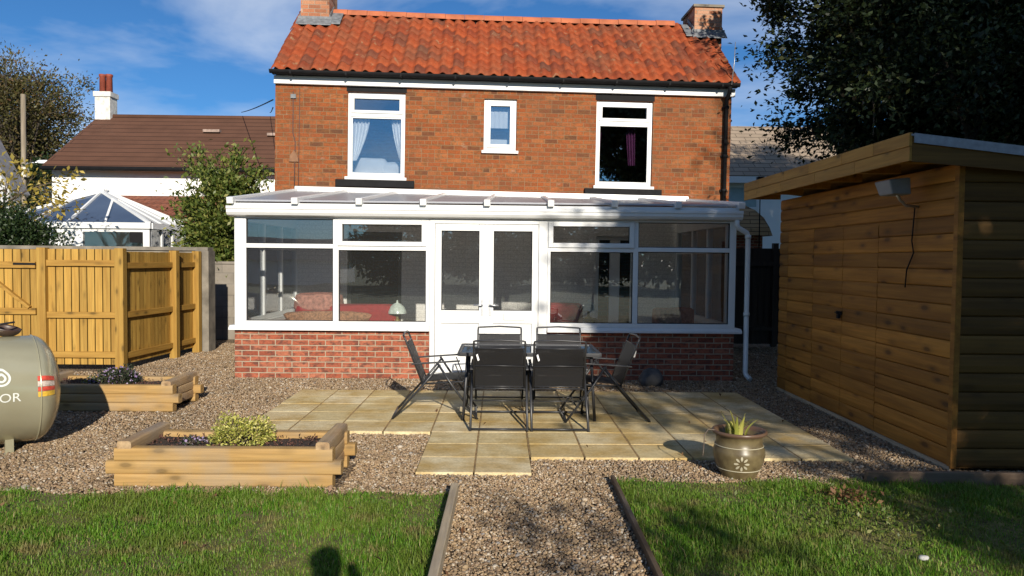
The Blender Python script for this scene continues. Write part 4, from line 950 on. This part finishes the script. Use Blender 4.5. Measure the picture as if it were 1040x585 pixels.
# ------------------------------------------------------------------ shed
SH = empty('timber_shed', 'large honey brown timber shed with double doors and overhanging flat roof', 'shed', (3.56, 5.86, 0))
def clad(mb, a0, a1, z0, z1, axis, face, sgn, seed, bh=.145):
    """rounded log-lap boards; axis 'y' runs along y at x=face (sgn = outward x), axis 'x' along x at y=face"""
    k = max(1, round((z1-z0)/bh)); h = (z1-z0)/k; rb = random.Random(seed)
    for i in range(k):
        za = z0+i*h; j = rb.uniform(-.002, .002)
        pr = [(0,.001),(.012,.003),(.018,.012),(.022+j,h*.4),(.020,h*.8),(.014,h*.97),(0,h-.001)]
        pts = [(face+sgn*(d-.01), za+z_) for d, z_ in pr]
        if axis == 'y': mb.prism(pts, a0, a1, 'y')
        else: mb.prism(pts, a0, a1, 'x')
W_ = 2.7; D_ = 3.87
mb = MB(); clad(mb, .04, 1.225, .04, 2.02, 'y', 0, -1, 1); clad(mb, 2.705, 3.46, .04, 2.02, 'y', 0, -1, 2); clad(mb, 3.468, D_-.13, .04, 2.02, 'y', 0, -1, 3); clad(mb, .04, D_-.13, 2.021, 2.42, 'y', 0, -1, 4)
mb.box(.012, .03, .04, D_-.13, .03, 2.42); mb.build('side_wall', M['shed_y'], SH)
mb = MB(); clad(mb, .03, W_, .04, 2.42, 'x', 0, -1, 5); mb.box(.03, W_, .012, .03, .03, 2.42); mb.box(.03, W_, D_-.16, D_-.13, .03, 2.3); mb.box(W_-.03, W_, .03, D_-.16, .03, 2.2); mb.build('end_wall', M['shed_x_shaded'], SH)
MB().box(-.018, .03, -.018, .038, .03, 2.42).build('corner_post', M['shed_y'], SH, .004)
for a, b, sd in ((1.235, 1.958, 11), (1.966, 2.697, 12)):
    mb = MB(); clad(mb, a, b, .05, 2.01, 'y', 0, -1, sd); mb.box(.0, .011, a, b, .05, 2.01); o = mb.build('door', M['shed_y'], SH)
    if sd == 11:
        h_ = MB(); h_.box(-.03, -.018, 1.93, 2.05, 1.1, 1.135); h_.tube([(-.03,1.95,1.12),(-.055,1.95,1.12),(-.055,2.02,1.12),(-.03,2.02,1.12)], .006, 6); h_.box(-.05, -.025, 1.955, 1.995, 1.06, 1.1); h_.build('latch', M['black'], o)
        MB().box(-.029, -.017, 1.98, 2.03, 1.1, 1.13).build('padlock', M['steel'], o)
MB().box(-.02, .0, .0, D_-.13, .0, .045).build('base_rail', M['edge_wood'], SH)
# roof
sl = math.tan(R(6)); ov = .455
zt0 = 2.60
mb = MB(); x0, x1, ya, yb = -ov, W_+.1, -.12, D_-.12
mb.hexa([(x0,ya,zt0-.05),(x1,ya,zt0-.05-sl*(x1-x0)),(x1,yb,zt0-.05-sl*(x1-x0)),(x0,yb,zt0-.05)], [(x0,ya,zt0),(x1,ya,zt0-sl*(x1-x0)),(x1,yb,zt0-sl*(x1-x0)),(x0,yb,zt0)]); mb.build('roof', M['shed_fascia'], SH)
mb = MB(); x0, x1, ya, yb = x0-.012, x1+.01, ya-.02, yb+.01
mb.hexa([(x0,ya,zt0+.003),(x1,ya,zt0+.003-sl*(x1-x0)),(x1,yb,zt0+.003-sl*(x1-x0)),(x0,yb,zt0+.003)], [(x0,ya,zt0+.018),(x1,ya,zt0+.018-sl*(x1-x0)),(x1,yb,zt0+.018-sl*(x1-x0)),(x0,yb,zt0+.018)])
mb.hexa([(x0+.02,ya-.012,zt0-.05),(x1,ya-.012,zt0-.05-sl*(x1-x0)),(x1,ya-.001,zt0-.05-sl*(x1-x0)),(x0+.02,ya-.001,zt0-.05)], [(x0+.02,ya-.012,zt0+.022),(x1,ya-.012,zt0+.022-sl*(x1-x0)),(x1,ya-.001,zt0+.022-sl*(x1-x0)),(x0+.02,ya-.001,zt0+.022)])
mb.build('roof_felt', plain('grey_roof_felt', (.30,.32,.36), .6, .2, 20), SH)
mb = MB(); ys = [-.14, .42, 1.0, 1.75, 2.4, 3.2, D_-.11]; y2 = [-.14, .75, 1.6, 2.5, 3.3, D_-.11]
for a, b in zip(ys, ys[1:]): mb.box(-ov-.026, -ov-.002, a+.002, b-.002, 2.525, 2.628)
for a, b in zip(y2, y2[1:]): mb.box(-ov-.022, -ov-.002, a+.002, b-.002, 2.415, 2.522)
mb.build('fascia', M['shed_fascia'], SH, .003)
mb = MB(); mb.hexa([(-ov,-.138,2.41),(W_+.1,-.138,2.16),(W_+.1,-.12,2.16),(-ov,-.12,2.41)], [(-ov,-.138,2.545),(W_+.1,-.138,2.2),(W_+.1,-.12,2.2),(-ov,-.12,2.545)]); mb.build('front_fascia', M['shed_x_shaded'], SH)
for k in range(6): MB().box(-ov+.002, -.03, .1+k*.72, .15+k*.72, 2.43, 2.53).build('rafter', M['shed_fascia'], SH)
FL = empty('floodlight', 'grey floodlight on an angled arm under the shed eaves', 'floodlight', (3.5, 6.42, 2.18))
MB().tube([(.05,0,-.06),(-.06,0,-.05),(-.13,-.03,.0),(-.17,-.05,.05)], .012, 8).build('arm', M['steel'], FL)
mb = MB(); mb.hexa([(-.26,-.16,.03),(-.1,-.16,.03),(-.1,.06,.03),(-.26,.06,.03)], [(-.3,-.18,.15),(-.12,-.18,.17),(-.12,.08,.17),(-.3,.08,.15)]); mb.build('lamp_head', plain('grey_alloy', (.22,.23,.245), .5, .1), FL, .012)
MB().tube([(.03,.02,-.06),(.028,.05,-.35),(.03,.02,-.45),(.028,.12,-.6),(.03,.14,-.75)], .006, 6).build('cable', M['black'], FL)

# ------------------------------------------------------------------ right gap
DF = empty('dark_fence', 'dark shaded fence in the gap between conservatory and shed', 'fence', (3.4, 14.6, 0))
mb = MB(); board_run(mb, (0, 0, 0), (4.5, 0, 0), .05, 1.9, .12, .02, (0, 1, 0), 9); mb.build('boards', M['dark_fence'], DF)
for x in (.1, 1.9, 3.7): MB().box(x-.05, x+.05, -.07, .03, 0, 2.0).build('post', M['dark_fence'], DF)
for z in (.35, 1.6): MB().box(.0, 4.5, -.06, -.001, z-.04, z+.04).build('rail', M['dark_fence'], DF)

# ------------------------------------------------------------------ neighbours, left
NH = empty('neighbour_house', 'white rendered house with brown tiled roof behind the fence', 'house', (-14, 24, 0))
MB().box(0, 13, 0, 6, 0, 4.42).build('wall', M['render'], NH)
mb = MB(); mb.add([(-.1,-.35,4.40),(13,-.35,4.40),(13,3,6.52),(-.1,3,6.52),(-.1,6.35,4.4),(13,6.35,4.4)], [(0,1,2,3),(3,2,5,4)])
mb.add([(-.1,-.35,4.28),(13,-.35,4.28),(13,3,6.40),(-.1,3,6.40),(-.1,6.35,4.28),(13,6.35,4.28)], [(3,2,1,0),(4,5,2,3)]); mb.quad((-.1,-.35,4.28),(13,-.35,4.28),(13,-.35,4.4),(-.1,-.35,4.4)); mb.quad((-.1,-.35,4.28),(-.1,-.35,4.4),(-.1,3,6.52),(-.1,3,6.4))
rf = mb.build('roof', M['roof_brown'], NH)
MB().tube([(-.1,3,6.5),(13,3,6.5)], .09, 8).build('ridge', M['roof_brown'], rf)
MB().tube([(-.1,-.42,4.31),(13,-.42,4.31)], .07, 8).build('gutter', M['black'], NH)
mb = MB()
for a, b in ((6.2, 2.0), (4.0, 2.2)): mb.box(a, a+.55, -.35+b-.1, -.35+b+.1, 4.42+b*.633+.0, 4.44+b*.633+.07)
mb.build('roof_patch', plain('pale_patch', (.3,.22,.18), .9, .3), rf)
ch = MB().box(-.1, .42, 2.75, 3.25, 5.6, 7.15).box(-.14, .46, 2.71, 3.29, 7.151, 7.32).build('chimney', plain('flaking_white_paint', (.66,.64,.58), .9, .3, 6, bump=.4), NH)
for x in (.05, .28): MB().lathe([(.0,0),(.11,0),(.1,.55),(.12,.57),(.12,.64),(.09,.64),(.08,.1),(0,.1)], (x, 3, 7.32), 16).build('chimney_pot', M['pot_clay'], ch)
EX = empty('lean_to_annex', 'low lean-to with red tiled roof against the white neighbouring house', 'building', (-12.0, 20.8, 0))
MB().box(0, 6, 0, 3.1, 0, 2.5).build('wall', M['render'], EX)
MB().hexa([(-.1,-.2,2.45),(6.1,-.2,2.45),(6.1,3.15,3.42),(-.1,3.15,3.42)], [(-.1,-.2,2.55),(6.1,-.2,2.55),(6.1,3.15,3.52),(-.1,3.15,3.52)]).build('roof', M['roof_red'], EX)
# neighbour conservatory
NC = empty('hipped_conservatory', 'white conservatory with blue glass pyramid roof beyond the fence', 'conservatory', (-12.05, 18, 0))
Wc, Dc, ze, za = 3.8, 2.6, 2.42, 3.25
mb = MB(); mb.box(-.04, Wc+.04, -.06, .05, ze-.14, ze); mb.box(Wc-.05, Wc+.06, .05, Dc, ze-.14, ze); mb.box(-.06, .05, .05, Dc, ze-.14, ze)
ap0, ap1 = (Wc*.54, 1.25, za), (Wc*.54+.05, 1.45, za)
cs_ = [(0,0,ze), (Wc,0,ze), (Wc,Dc,ze), (0,Dc,ze)]
for q in cs_: mb.bar(q, ap0 if q[1] == 0 else ap1, .07, .06)
for k in (.27, .5, .73): mb.bar((Wc*k,0,ze), tuple(np.array(ap0)*(1-abs(k-.5)*1.1)+np.array((Wc*(0 if k < .5 else 1),0,ze))*abs(k-.5)*1.1), .05, .05)
for k in (.25, .5, .75): mb.bar((Wc,Dc*k,ze), tuple(np.array(ap1)*(1-abs(k-.5)*1.1)+np.array((Wc,Dc*(0 if k < .5 else 1),ze))*abs(k-.5)*1.1), .05, .05)
mb.bar(ap0, ap1, .1, .1)
for k in range(5): mb.bar((ap0[0]-.1+k*.05, ap0[1], za+.03), (ap0[0]-.18+k*.09, ap0[1], za+.22-.03*abs(k-2)), .015, .015)
mb.build('roof_frame', M['upvc'], NC)
mb = MB(); q = .02; mb.add([(0,0,ze-q),(Wc,0,ze-q),(Wc,Dc,ze-q),(0,Dc,ze-q),(ap0[0],ap0[1],za-q),(ap1[0],ap1[1],za-q)], [(0,1,4),(1,2,5,4),(2,3,5),(3,0,4,5)]); mb.build('roof_glass', M['blue_glass'], NC)
mb = MB(); mb.wall(0, Wc, 0, ze-.141, .0, .08, [(.1,.55,1.2,2.02),(.75,1.25,1.2,2.02),(2.25,3.65,1.1,1.75),(2.25,3.65,1.8,2.2)])
o = mb.build('front_wall', M['upvc'], NC)
MB().box(.1, 3.7, .03, .05, 1.0, 2.25).build('pane', M['glass'], o)
mb = MB(); xs = [0.08, .7, 1.3, 1.9, Dc-.05]
for y in xs: mb.box(Wc-.08, Wc, y-.04, y+.04, 0, ze-.141)
for a, b in zip(xs, xs[1:]):
    for z0_, z1_ in ((0, 1.1), (1.72, 1.8)): mb.box(Wc-.07, Wc-.01, a+.04, b-.04, z0_, z1_)
o = mb.build('side_wall', M['upvc'], NC); MB().box(Wc-.045, Wc-.035, .1, Dc-.1, 1.1, ze-.15).build('pane', M['glass'], o)
MB().box(.08, Wc-.08, Dc-.08, Dc, 0, ze-.141).build('back_wall', M['render'], NC)
MB().box(3.4, 3.65, -.12, -.002, 1.95, 2.2).build('wall_box', M['black'], NC)
OB = empty('outbuilding', 'grey slated outbuilding gable at the left edge beyond the hedge', 'building', (-15.6, 22, 0))
MB().prism([(-3,0),(1.55,0),(1.55,3.6),(.3,6.0),(-.95,3.6),(-3,3.6)], 0, .5, 'y').build('wall', plain('pale_grey_render', (.5,.5,.5), .9, .1, 2), OB)
mb = MB(); mb.hexa([(.3,-.15,6.02),(1.7,-.15,3.35),(1.7,.6,3.35),(.3,.6,6.02)], [(.34,-.15,6.12),(1.78,-.15,3.4),(1.78,.6,3.4),(.34,.6,6.12)]); mb.hexa([(-1.1,-.15,3.35),(.299,-.15,6.02),(.299,.6,6.02),(-1.1,.6,3.35)], [(-1.18,-.15,3.4),(.339,-.15,6.12),(.339,.6,6.12),(-1.18,.6,3.4)]); mb.build('roof', M['slate'], OB)
PO = empty('utility_pole', 'weathered wooden utility pole in front of the autumn tree', 'pole', (-17.35, 28, 0))
MB().tube([(0,0,0),(0,0,4),(0.02,0,7.45)], [.09,.085,.08], 12).build('post', M['pole_wood'], PO)
LP = empty('street_lamp', 'small white street lamp head on an arm fixed to the wooden pole', 'street lamp', (-17.22, 27.85, 4.9))
MB().tube([(0,0,-.1),(.1,0,.05),(.6,0,.1)], .03, 8).build('arm', M['steel'], LP)
blob(MB(), (.75, 0, .1), (.32, .12, .07), 1, 14, 8, .7).build('lamp_head', M['white_tag'], LP); MB().box(-.05, .1, -.1, .1, -.45, -.1).build('control_box', M['cream'], LP)
tag(MB().tube([(-19.7, 30, 0), (-19.7, 30, 6.2)], .04, 6).build('thin_mast', M['steel']), 'thin grey mast at the far left beyond the hedge', 'mast')
mb = MB()
def cable(a, b, s_): return [tuple(np.array(a)*(1-t)+np.array(b)*t-np.array([0,0,s_*4*t*(1-t)])) for t in np.linspace(0, 1, 12)]
tag(mb.tube(cable((-3.91,13.15,4.33), (-9.2,27.2,6.75), .03), .012, 5).build('overhead_cable', M['black']), 'upper overhead cable from the brick house corner to the white house roof', 'cable')
tag(MB().tube(cable((-3.91,13.15,4.2), (-8.2,27.2,6.75), .03), .010, 5).build('overhead_cable', M['black']), 'lower overhead cable from the brick house corner to the white house roof', 'cable')

# neighbours, right
NR = empty('neighbour_house', 'white house with weathered brown tiled roof between brick house and tree', 'house', (6.6, 24, 0))
MB().box(0, 9, 0, 6, 0, 4.2).build('wall', M['render'], NR)
MB().hexa([(-.2,-.3,4.22),(9.2,-.3,4.22),(9.2,3,6.3),(-.2,3,6.3)], [(-.2,-.3,4.34),(9.2,-.3,4.34),(9.2,3,6.44),(-.2,3,6.44)]).hexa([(-.2,3.001,6.3),(9.2,3.001,6.3),(9.2,6.3,4.22),(-.2,6.3,4.22)], [(-.2,3.001,6.44),(9.2,3.001,6.44),(9.2,6.3,4.34),(-.2,6.3,4.34)]).build('roof', M['roof_grey'], NR)
MB().box(-.2, 9.2, -.34, -.301, 4.1, 4.3).build('fascia', M['fascia'], NR)
mb = MB(); mb.frame(.35, 1.55, 3.3, 4.05, .07, -.03, -.001); o = mb.build('window', M['upvc'], NR); MB().box(.42, 1.48, -.02, -.005, 3.37, 3.98).build('pane', plain('pale_green_glass', (.35,.45,.45), .1, .1), o)
BY = empty('tiled_bay', 'low annex with a rounded tan tiled roof in the gap by the shed', 'building', (5.85, 19.2, 0))
MB().box(-1.0, .8, 0, 3, 0, 2.35).build('wall', M['brick_new'], BY)
mb = MB(); n = 12
vs = []
for j, (x_, z_) in enumerate([(1.0, 2.3), (.93, 2.5), (.8, 2.75), (.6, 2.95), (.3, 3.12), (-.1, 3.2), (-1.2, 3.22)]):
    vs += [(x_, -.15+.02*j*j, z_), (x_, 3.1, z_)]
mb.add(vs, [(2*j, 2*j+1, 2*j+3, 2*j+2) for j in range(6)], True)
mb.add([vs[2*j] for j in range(7)]+[(-1.2, -.2, 2.3)], [tuple(range(8))]); mb.build('roof', M['roof_tan'], BY)
tag(MB().box(6.37, 6.53, 18.8, 18.95, 3.35, 3.75).box(6.44, 6.46, 18.86, 18.88, 0, 3.35).build('post_light', M['black']), 'small black box on a thin post by the white house window', 'post light')

# ------------------------------------------------------------------ vegetation
tree('autumn_tree', 'tall half bare autumn tree with olive brown leaves behind the pole', 'tree', (-21.8, 35, 0), (-22.6, 35, 6.8), (3.2, 3, 3.9), 400, 130, .15, .8, M['leaf_autumn'], M['bark'], 3, .3, limbs=150, shell=.25, twigs=5)
tree('conifer', 'dark green bushy tree under the street lamp beyond the hedge', 'tree', (-17.0, 29, 0), (-16.9, 29, 3.3), (1.4, 1.2, 2.0), 70, 80, .14, .5, M['leaf_hedge'], M['bark'], 8, .15)
tree('yellow_leaved_tree', 'small tree with sparse yellow leaves beyond the fence at left', 'tree', (-10.4, 15.6, 0), (-10.0, 15.6, 3.0), (1.35, .8, .55), 64, 14, .13, .26, M['leaf_yellow'], M['bark_l'], 5, .06, limbs=26, twigs=2)
def shrub(label, base, cen, rad, ncl, per, leaf, clr, mat, seed, name='shrub'):
    tree(name, label, 'shrub', base, cen, rad, ncl, per, leaf, clr, mat, M['bark'], seed, .05, limbs=14, shell=.45)
shrub('dark evergreen shrub behind the wall at the far left', (-9.7,14.3,0), (-9.7,14.3,1.7), (.7,.6,1.05), 130, 120, .065, .26, M['leaf_hedge'], 4)
shrub('dark evergreen shrub behind the wall, right of the far left one', (-8.75,14.2,0), (-8.75,14.2,1.55), (.5,.5,1.0), 110, 120, .065, .24, M['leaf_hedge'], 9)
tree('laurel', 'glossy light green laurel shrub between the fence and the brick house', 'shrub', (-5.85, 16.2, 0), (-5.85, 16.2, 1.9), (.8, .7, 1.8), 230, 130, .105, .3, M['leaf_laurel'], M['bark'], 12, .06, limbs=30, shell=.2)
# big dark tree over the shed
def clipR(c): return (c[:, 0] > 4.75+.3*np.sin(c[:, 2]*2.6)+.2*np.sin(c[:, 2]*5+c[:, 1]) + .8*np.clip((4.6-c[:, 2])/1.0, 0, 1) + .35*np.clip((c[:, 1]-12)/2, 0, 1))
tree('evergreen_tree', 'huge dark evergreen tree towering over the shed roof', 'tree', (8.6, 13.2, 0), (8.7, 12.9, 5.4), (4.4, 3.0, 4.6), 1300, 210, .105, .44, M['leaf_dark'], M['bark'], 17, .32, limbs=130, shell=.35, twigs=2, clip=clipR, core=14000)
# trees standing behind the viewer on the right: they shade the right half of the garden
tree('shade_tree', 'broad leafy tree behind the viewer whose shadow covers the right end of the conservatory', 'tree', (9.0, -5.2, 0), (9.0, -5.0, 6.2), (3.55, 2.6, 3.25), 680, 66, .22, .55, M['leaf_caster'], M['bark'], 31, .3, limbs=90, shell=.3, twigs=3, group='trees behind the viewer', core=2600, lobe=((5.75, -5.0, 7.4), (.95, .9, 1.25), 90))
tree('shade_tree', 'very tall tree behind the viewer farther right that shades the shed', 'tree', (14.5, -6.5, 0), (14.3, -6.3, 9.4), (4.8, 3.6, 6.8), 760, 90, .28, .8, M['leaf_caster'], M['bark'], 32, .4, limbs=90, shell=.3, twigs=2, group='trees behind the viewer')
tree('shade_tree', 'low dense tree behind the viewer that shades the right lawn', 'tree', (6.1, -4.8, 0), (6.1, -4.8, 2.6), (1.6, 1.2, 1.1), 150, 60, .16, .32, M['leaf_caster'], M['bark'], 35, .08, limbs=40, shell=.2, twigs=2, group='trees behind the viewer')
tree('shade_tree', 'small thin tree behind the viewer that dapples the gravel path', 'tree', (3.1, -4.6, 0), (3.1, -4.6, 3.3), (1.2, .8, .75), 17, 22, .13, .22, M['leaf_caster'], M['bark'], 36, .04, limbs=26, shell=.3, twigs=2, group='trees behind the viewer')
for k, (x_, y_, r_, h_) in enumerate(((-6, -27, 3.2, 3.4), (-.5, -26, 3.4, 3.8), (5, -28, 3.3, 3.2), (11, -27, 3.6, 4.0), (17, -28, 3.6, 3.6))):
    tree('hedgerow_tree', ['leftmost of the low leafy trees across the lane behind the viewer', 'second from the left of the low leafy trees across the lane', 'middle one of the low leafy trees across the lane', 'second from the right of the low leafy trees across the lane', 'rightmost of the low leafy trees across the lane'][k], 'tree', (x_, y_, 0), (x_, y_, h_*.62), (r_, 1.6, h_*.62), 130, 50, .4, .8, M['leaf_hedge'], M['bark'], 40+k, .15, group='trees across the lane')
BU = empty('bungalow', 'low bungalow with grey roof across the lane behind the viewer', 'house', (-20, -32, 0))
MB().box(0, 10, 0, 6, 0, 1.5).build('wall', M['render'], BU)
MB().prism([(-.4,1.45),(3,2.9),(6.4,1.45)], -.3, 10.3, 'x').build('roof', M['slate'], BU)

# ------------------------------------------------------------------ the person taking the picture (only the shadow falls in view)
def person():
    J = {'pelvis': (0,0,.95,.14), 'chest': (0,.0,1.25,.16), 'neck': (0,-.01,1.47,.06), 'head': (0,0.02,1.60,.095), 'crown': (0,.0,1.70,.085),
         'shl': (-.18,0,1.38,.065), 'ell': (-.19,.13,1.22,.048), 'wrl': (-.09,.22,1.46,.032), 'hal': (-.06,.245,1.53,.03),
         'shr': (.18,0,1.38,.065), 'elr': (.19,.13,1.22,.048), 'wrr': (.09,.22,1.46,.032), 'har': (.06,.245,1.53,.03),
         'hl': (-.1,0,.9,.095), 'kl': (-.11,.02,.5,.065), 'al': (-.11,-.02,.09,.045), 'tl': (-.12,.13,.04,.04),
         'hr': (.1,0,.9,.095), 'kr': (.11,.02,.5,.065), 'ar': (.11,-.02,.09,.045), 'tr': (.12,.13,.04,.04)}
    E = [('pelvis','chest'),('chest','neck'),('neck','head'),('head','crown'),('chest','shl'),('shl','ell'),('ell','wrl'),('wrl','hal'),('chest','shr'),('shr','elr'),('elr','wrr'),('wrr','har'),('pelvis','hl'),('hl','kl'),('kl','al'),('al','tl'),('pelvis','hr'),('hr','kr'),('kr','ar'),('ar','tr')]
    ks = list(J); me = bpy.data.meshes.new('person'); me.from_pydata([J[k][:3] for k in ks], [(ks.index(a), ks.index(b)) for a, b in E], [])
    o = link(bpy.data.objects.new('person', me)); me.materials.append(M['coat'])
    o.modifiers.new('skin', 'SKIN')
    for i, k in enumerate(ks): me.skin_vertices[0].data[i].radius = (J[k][3], J[k][3])
    me.skin_vertices[0].data[0].use_root = True
    s = o.modifiers.new('sub', 'SUBSURF'); s.levels = s.render_levels = 1
    o.location = (.08, -.30, 0); o.scale = (1.06, 1, 1.06)
    return tag(o, 'person in a dark coat taking the picture, head shadow falling on the left lawn', 'person')
person()
tag(MB().box(-.075, .075, -.045, -.035, 1.585, 1.655).build('phone', M['black'], None, .003), 'black phone held up sideways by the person', 'phone')

# ------------------------------------------------------------------ light, sky, camera
EL, AZ = 21.0, 167.0     # sun elevation, azimuth clockwise from +Y
sd = Vector((math.cos(R(EL))*math.sin(R(AZ)), math.cos(R(EL))*math.cos(R(AZ)), math.sin(R(EL))))
L = bpy.data.lights.new('sun', 'SUN'); L.energy = 5.0; L.angle = R(.53); L.color = (1, .92, .80)
so = link(bpy.data.objects.new('sun', L)); so.rotation_euler = sd.to_track_quat('Z', 'Y').to_euler(); so.location = (5, -20, 20)
w = bpy.data.worlds.new('World'); sc.world = w; w.use_nodes = True; nt = w.node_tree
bg = nt.nodes['Background']; sky = nt.nodes.new('ShaderNodeTexSky'); sky.sky_type = 'NISHITA'; sky.sun_disc = False
sky.sun_elevation = R(EL); sky.sun_rotation = R(AZ); sky.air_density = .8; sky.dust_density = .1; sky.ozone_density = 2.2
tc = nt.nodes.new('ShaderNodeTexCoord'); mp = nt.nodes.new('ShaderNodeMapping'); mp.inputs['Scale'].default_value = (1.0, 1.0, 3.2); mp.inputs['Location'].default_value = (7.7, 3.3, 1.4)
no = nt.nodes.new('ShaderNodeTexNoise'); no.inputs['Scale'].default_value = 2.1; no.inputs['Detail'].default_value = 6; no.inputs['Roughness'].default_value = .55; no.inputs['Distortion'].default_value = .4
cr = nt.nodes.new('ShaderNodeValToRGB'); cr.color_ramp.elements[0].position = .47; cr.color_ramp.elements[1].position = .72; cr.color_ramp.elements[1].color = (.7,.7,.7,1)
mx = nt.nodes.new('ShaderNodeMix'); mx.data_type = 'RGBA'; mx.inputs[7].default_value = (21, 11.5, 9.2, 1)
lk = nt.links.new
tn = nt.nodes.new('ShaderNodeMix'); tn.data_type = 'RGBA'; tn.blend_type = 'MULTIPLY'; tn.inputs[0].default_value = 1; tn.inputs[7].default_value = (.39, .79, 1.14, 1)
lk(tc.outputs['Generated'], mp.inputs[0]); lk(mp.outputs[0], no.inputs['Vector']); lk(no.outputs[0], cr.inputs[0]); lk(cr.outputs[0], mx.inputs[0]); lk(sky.outputs[0], mx.inputs[6]); lk(mx.outputs[2], tn.inputs[6]); lk(tn.outputs[2], bg.inputs[0])
bg.inputs[1].default_value = .07

F_, yaw, pit, rol = 771., R(.9), R(2.15), .0095
f = Vector((math.sin(yaw)*math.cos(pit), math.cos(yaw)*math.cos(pit), -math.sin(pit))); r0 = Vector((math.cos(yaw), -math.sin(yaw), 0)); u0 = r0.cross(f)
rr = r0*math.cos(rol)+u0*math.sin(rol); uu = -r0*math.sin(rol)+u0*math.cos(rol)
cd = bpy.data.cameras.new('camera'); cd.sensor_width = 36; cd.lens = F_/1040*36; cd.clip_start = .05; cd.clip_end = 1000
co = link(bpy.data.objects.new('camera', cd)); m = Matrix((rr, uu, -f)).transposed().to_4x4(); m.translation = (0, 0, 1.64); co.matrix_world = m
sc.camera = co
vs_ = sc.view_settings; vs_.view_transform = 'Standard'; vs_.look = 'None'; vs_.exposure = .33; vs_.gamma = 1; vs_.use_curve_mapping = False
sc.render.engine = 'CYCLES'; sc.cycles.use_denoising = True; sc.cycles.max_bounces = 8; sc.cycles.transparent_max_bounces = 16; sc.cycles.caustics_reflective = False; sc.cycles.caustics_refractive = False
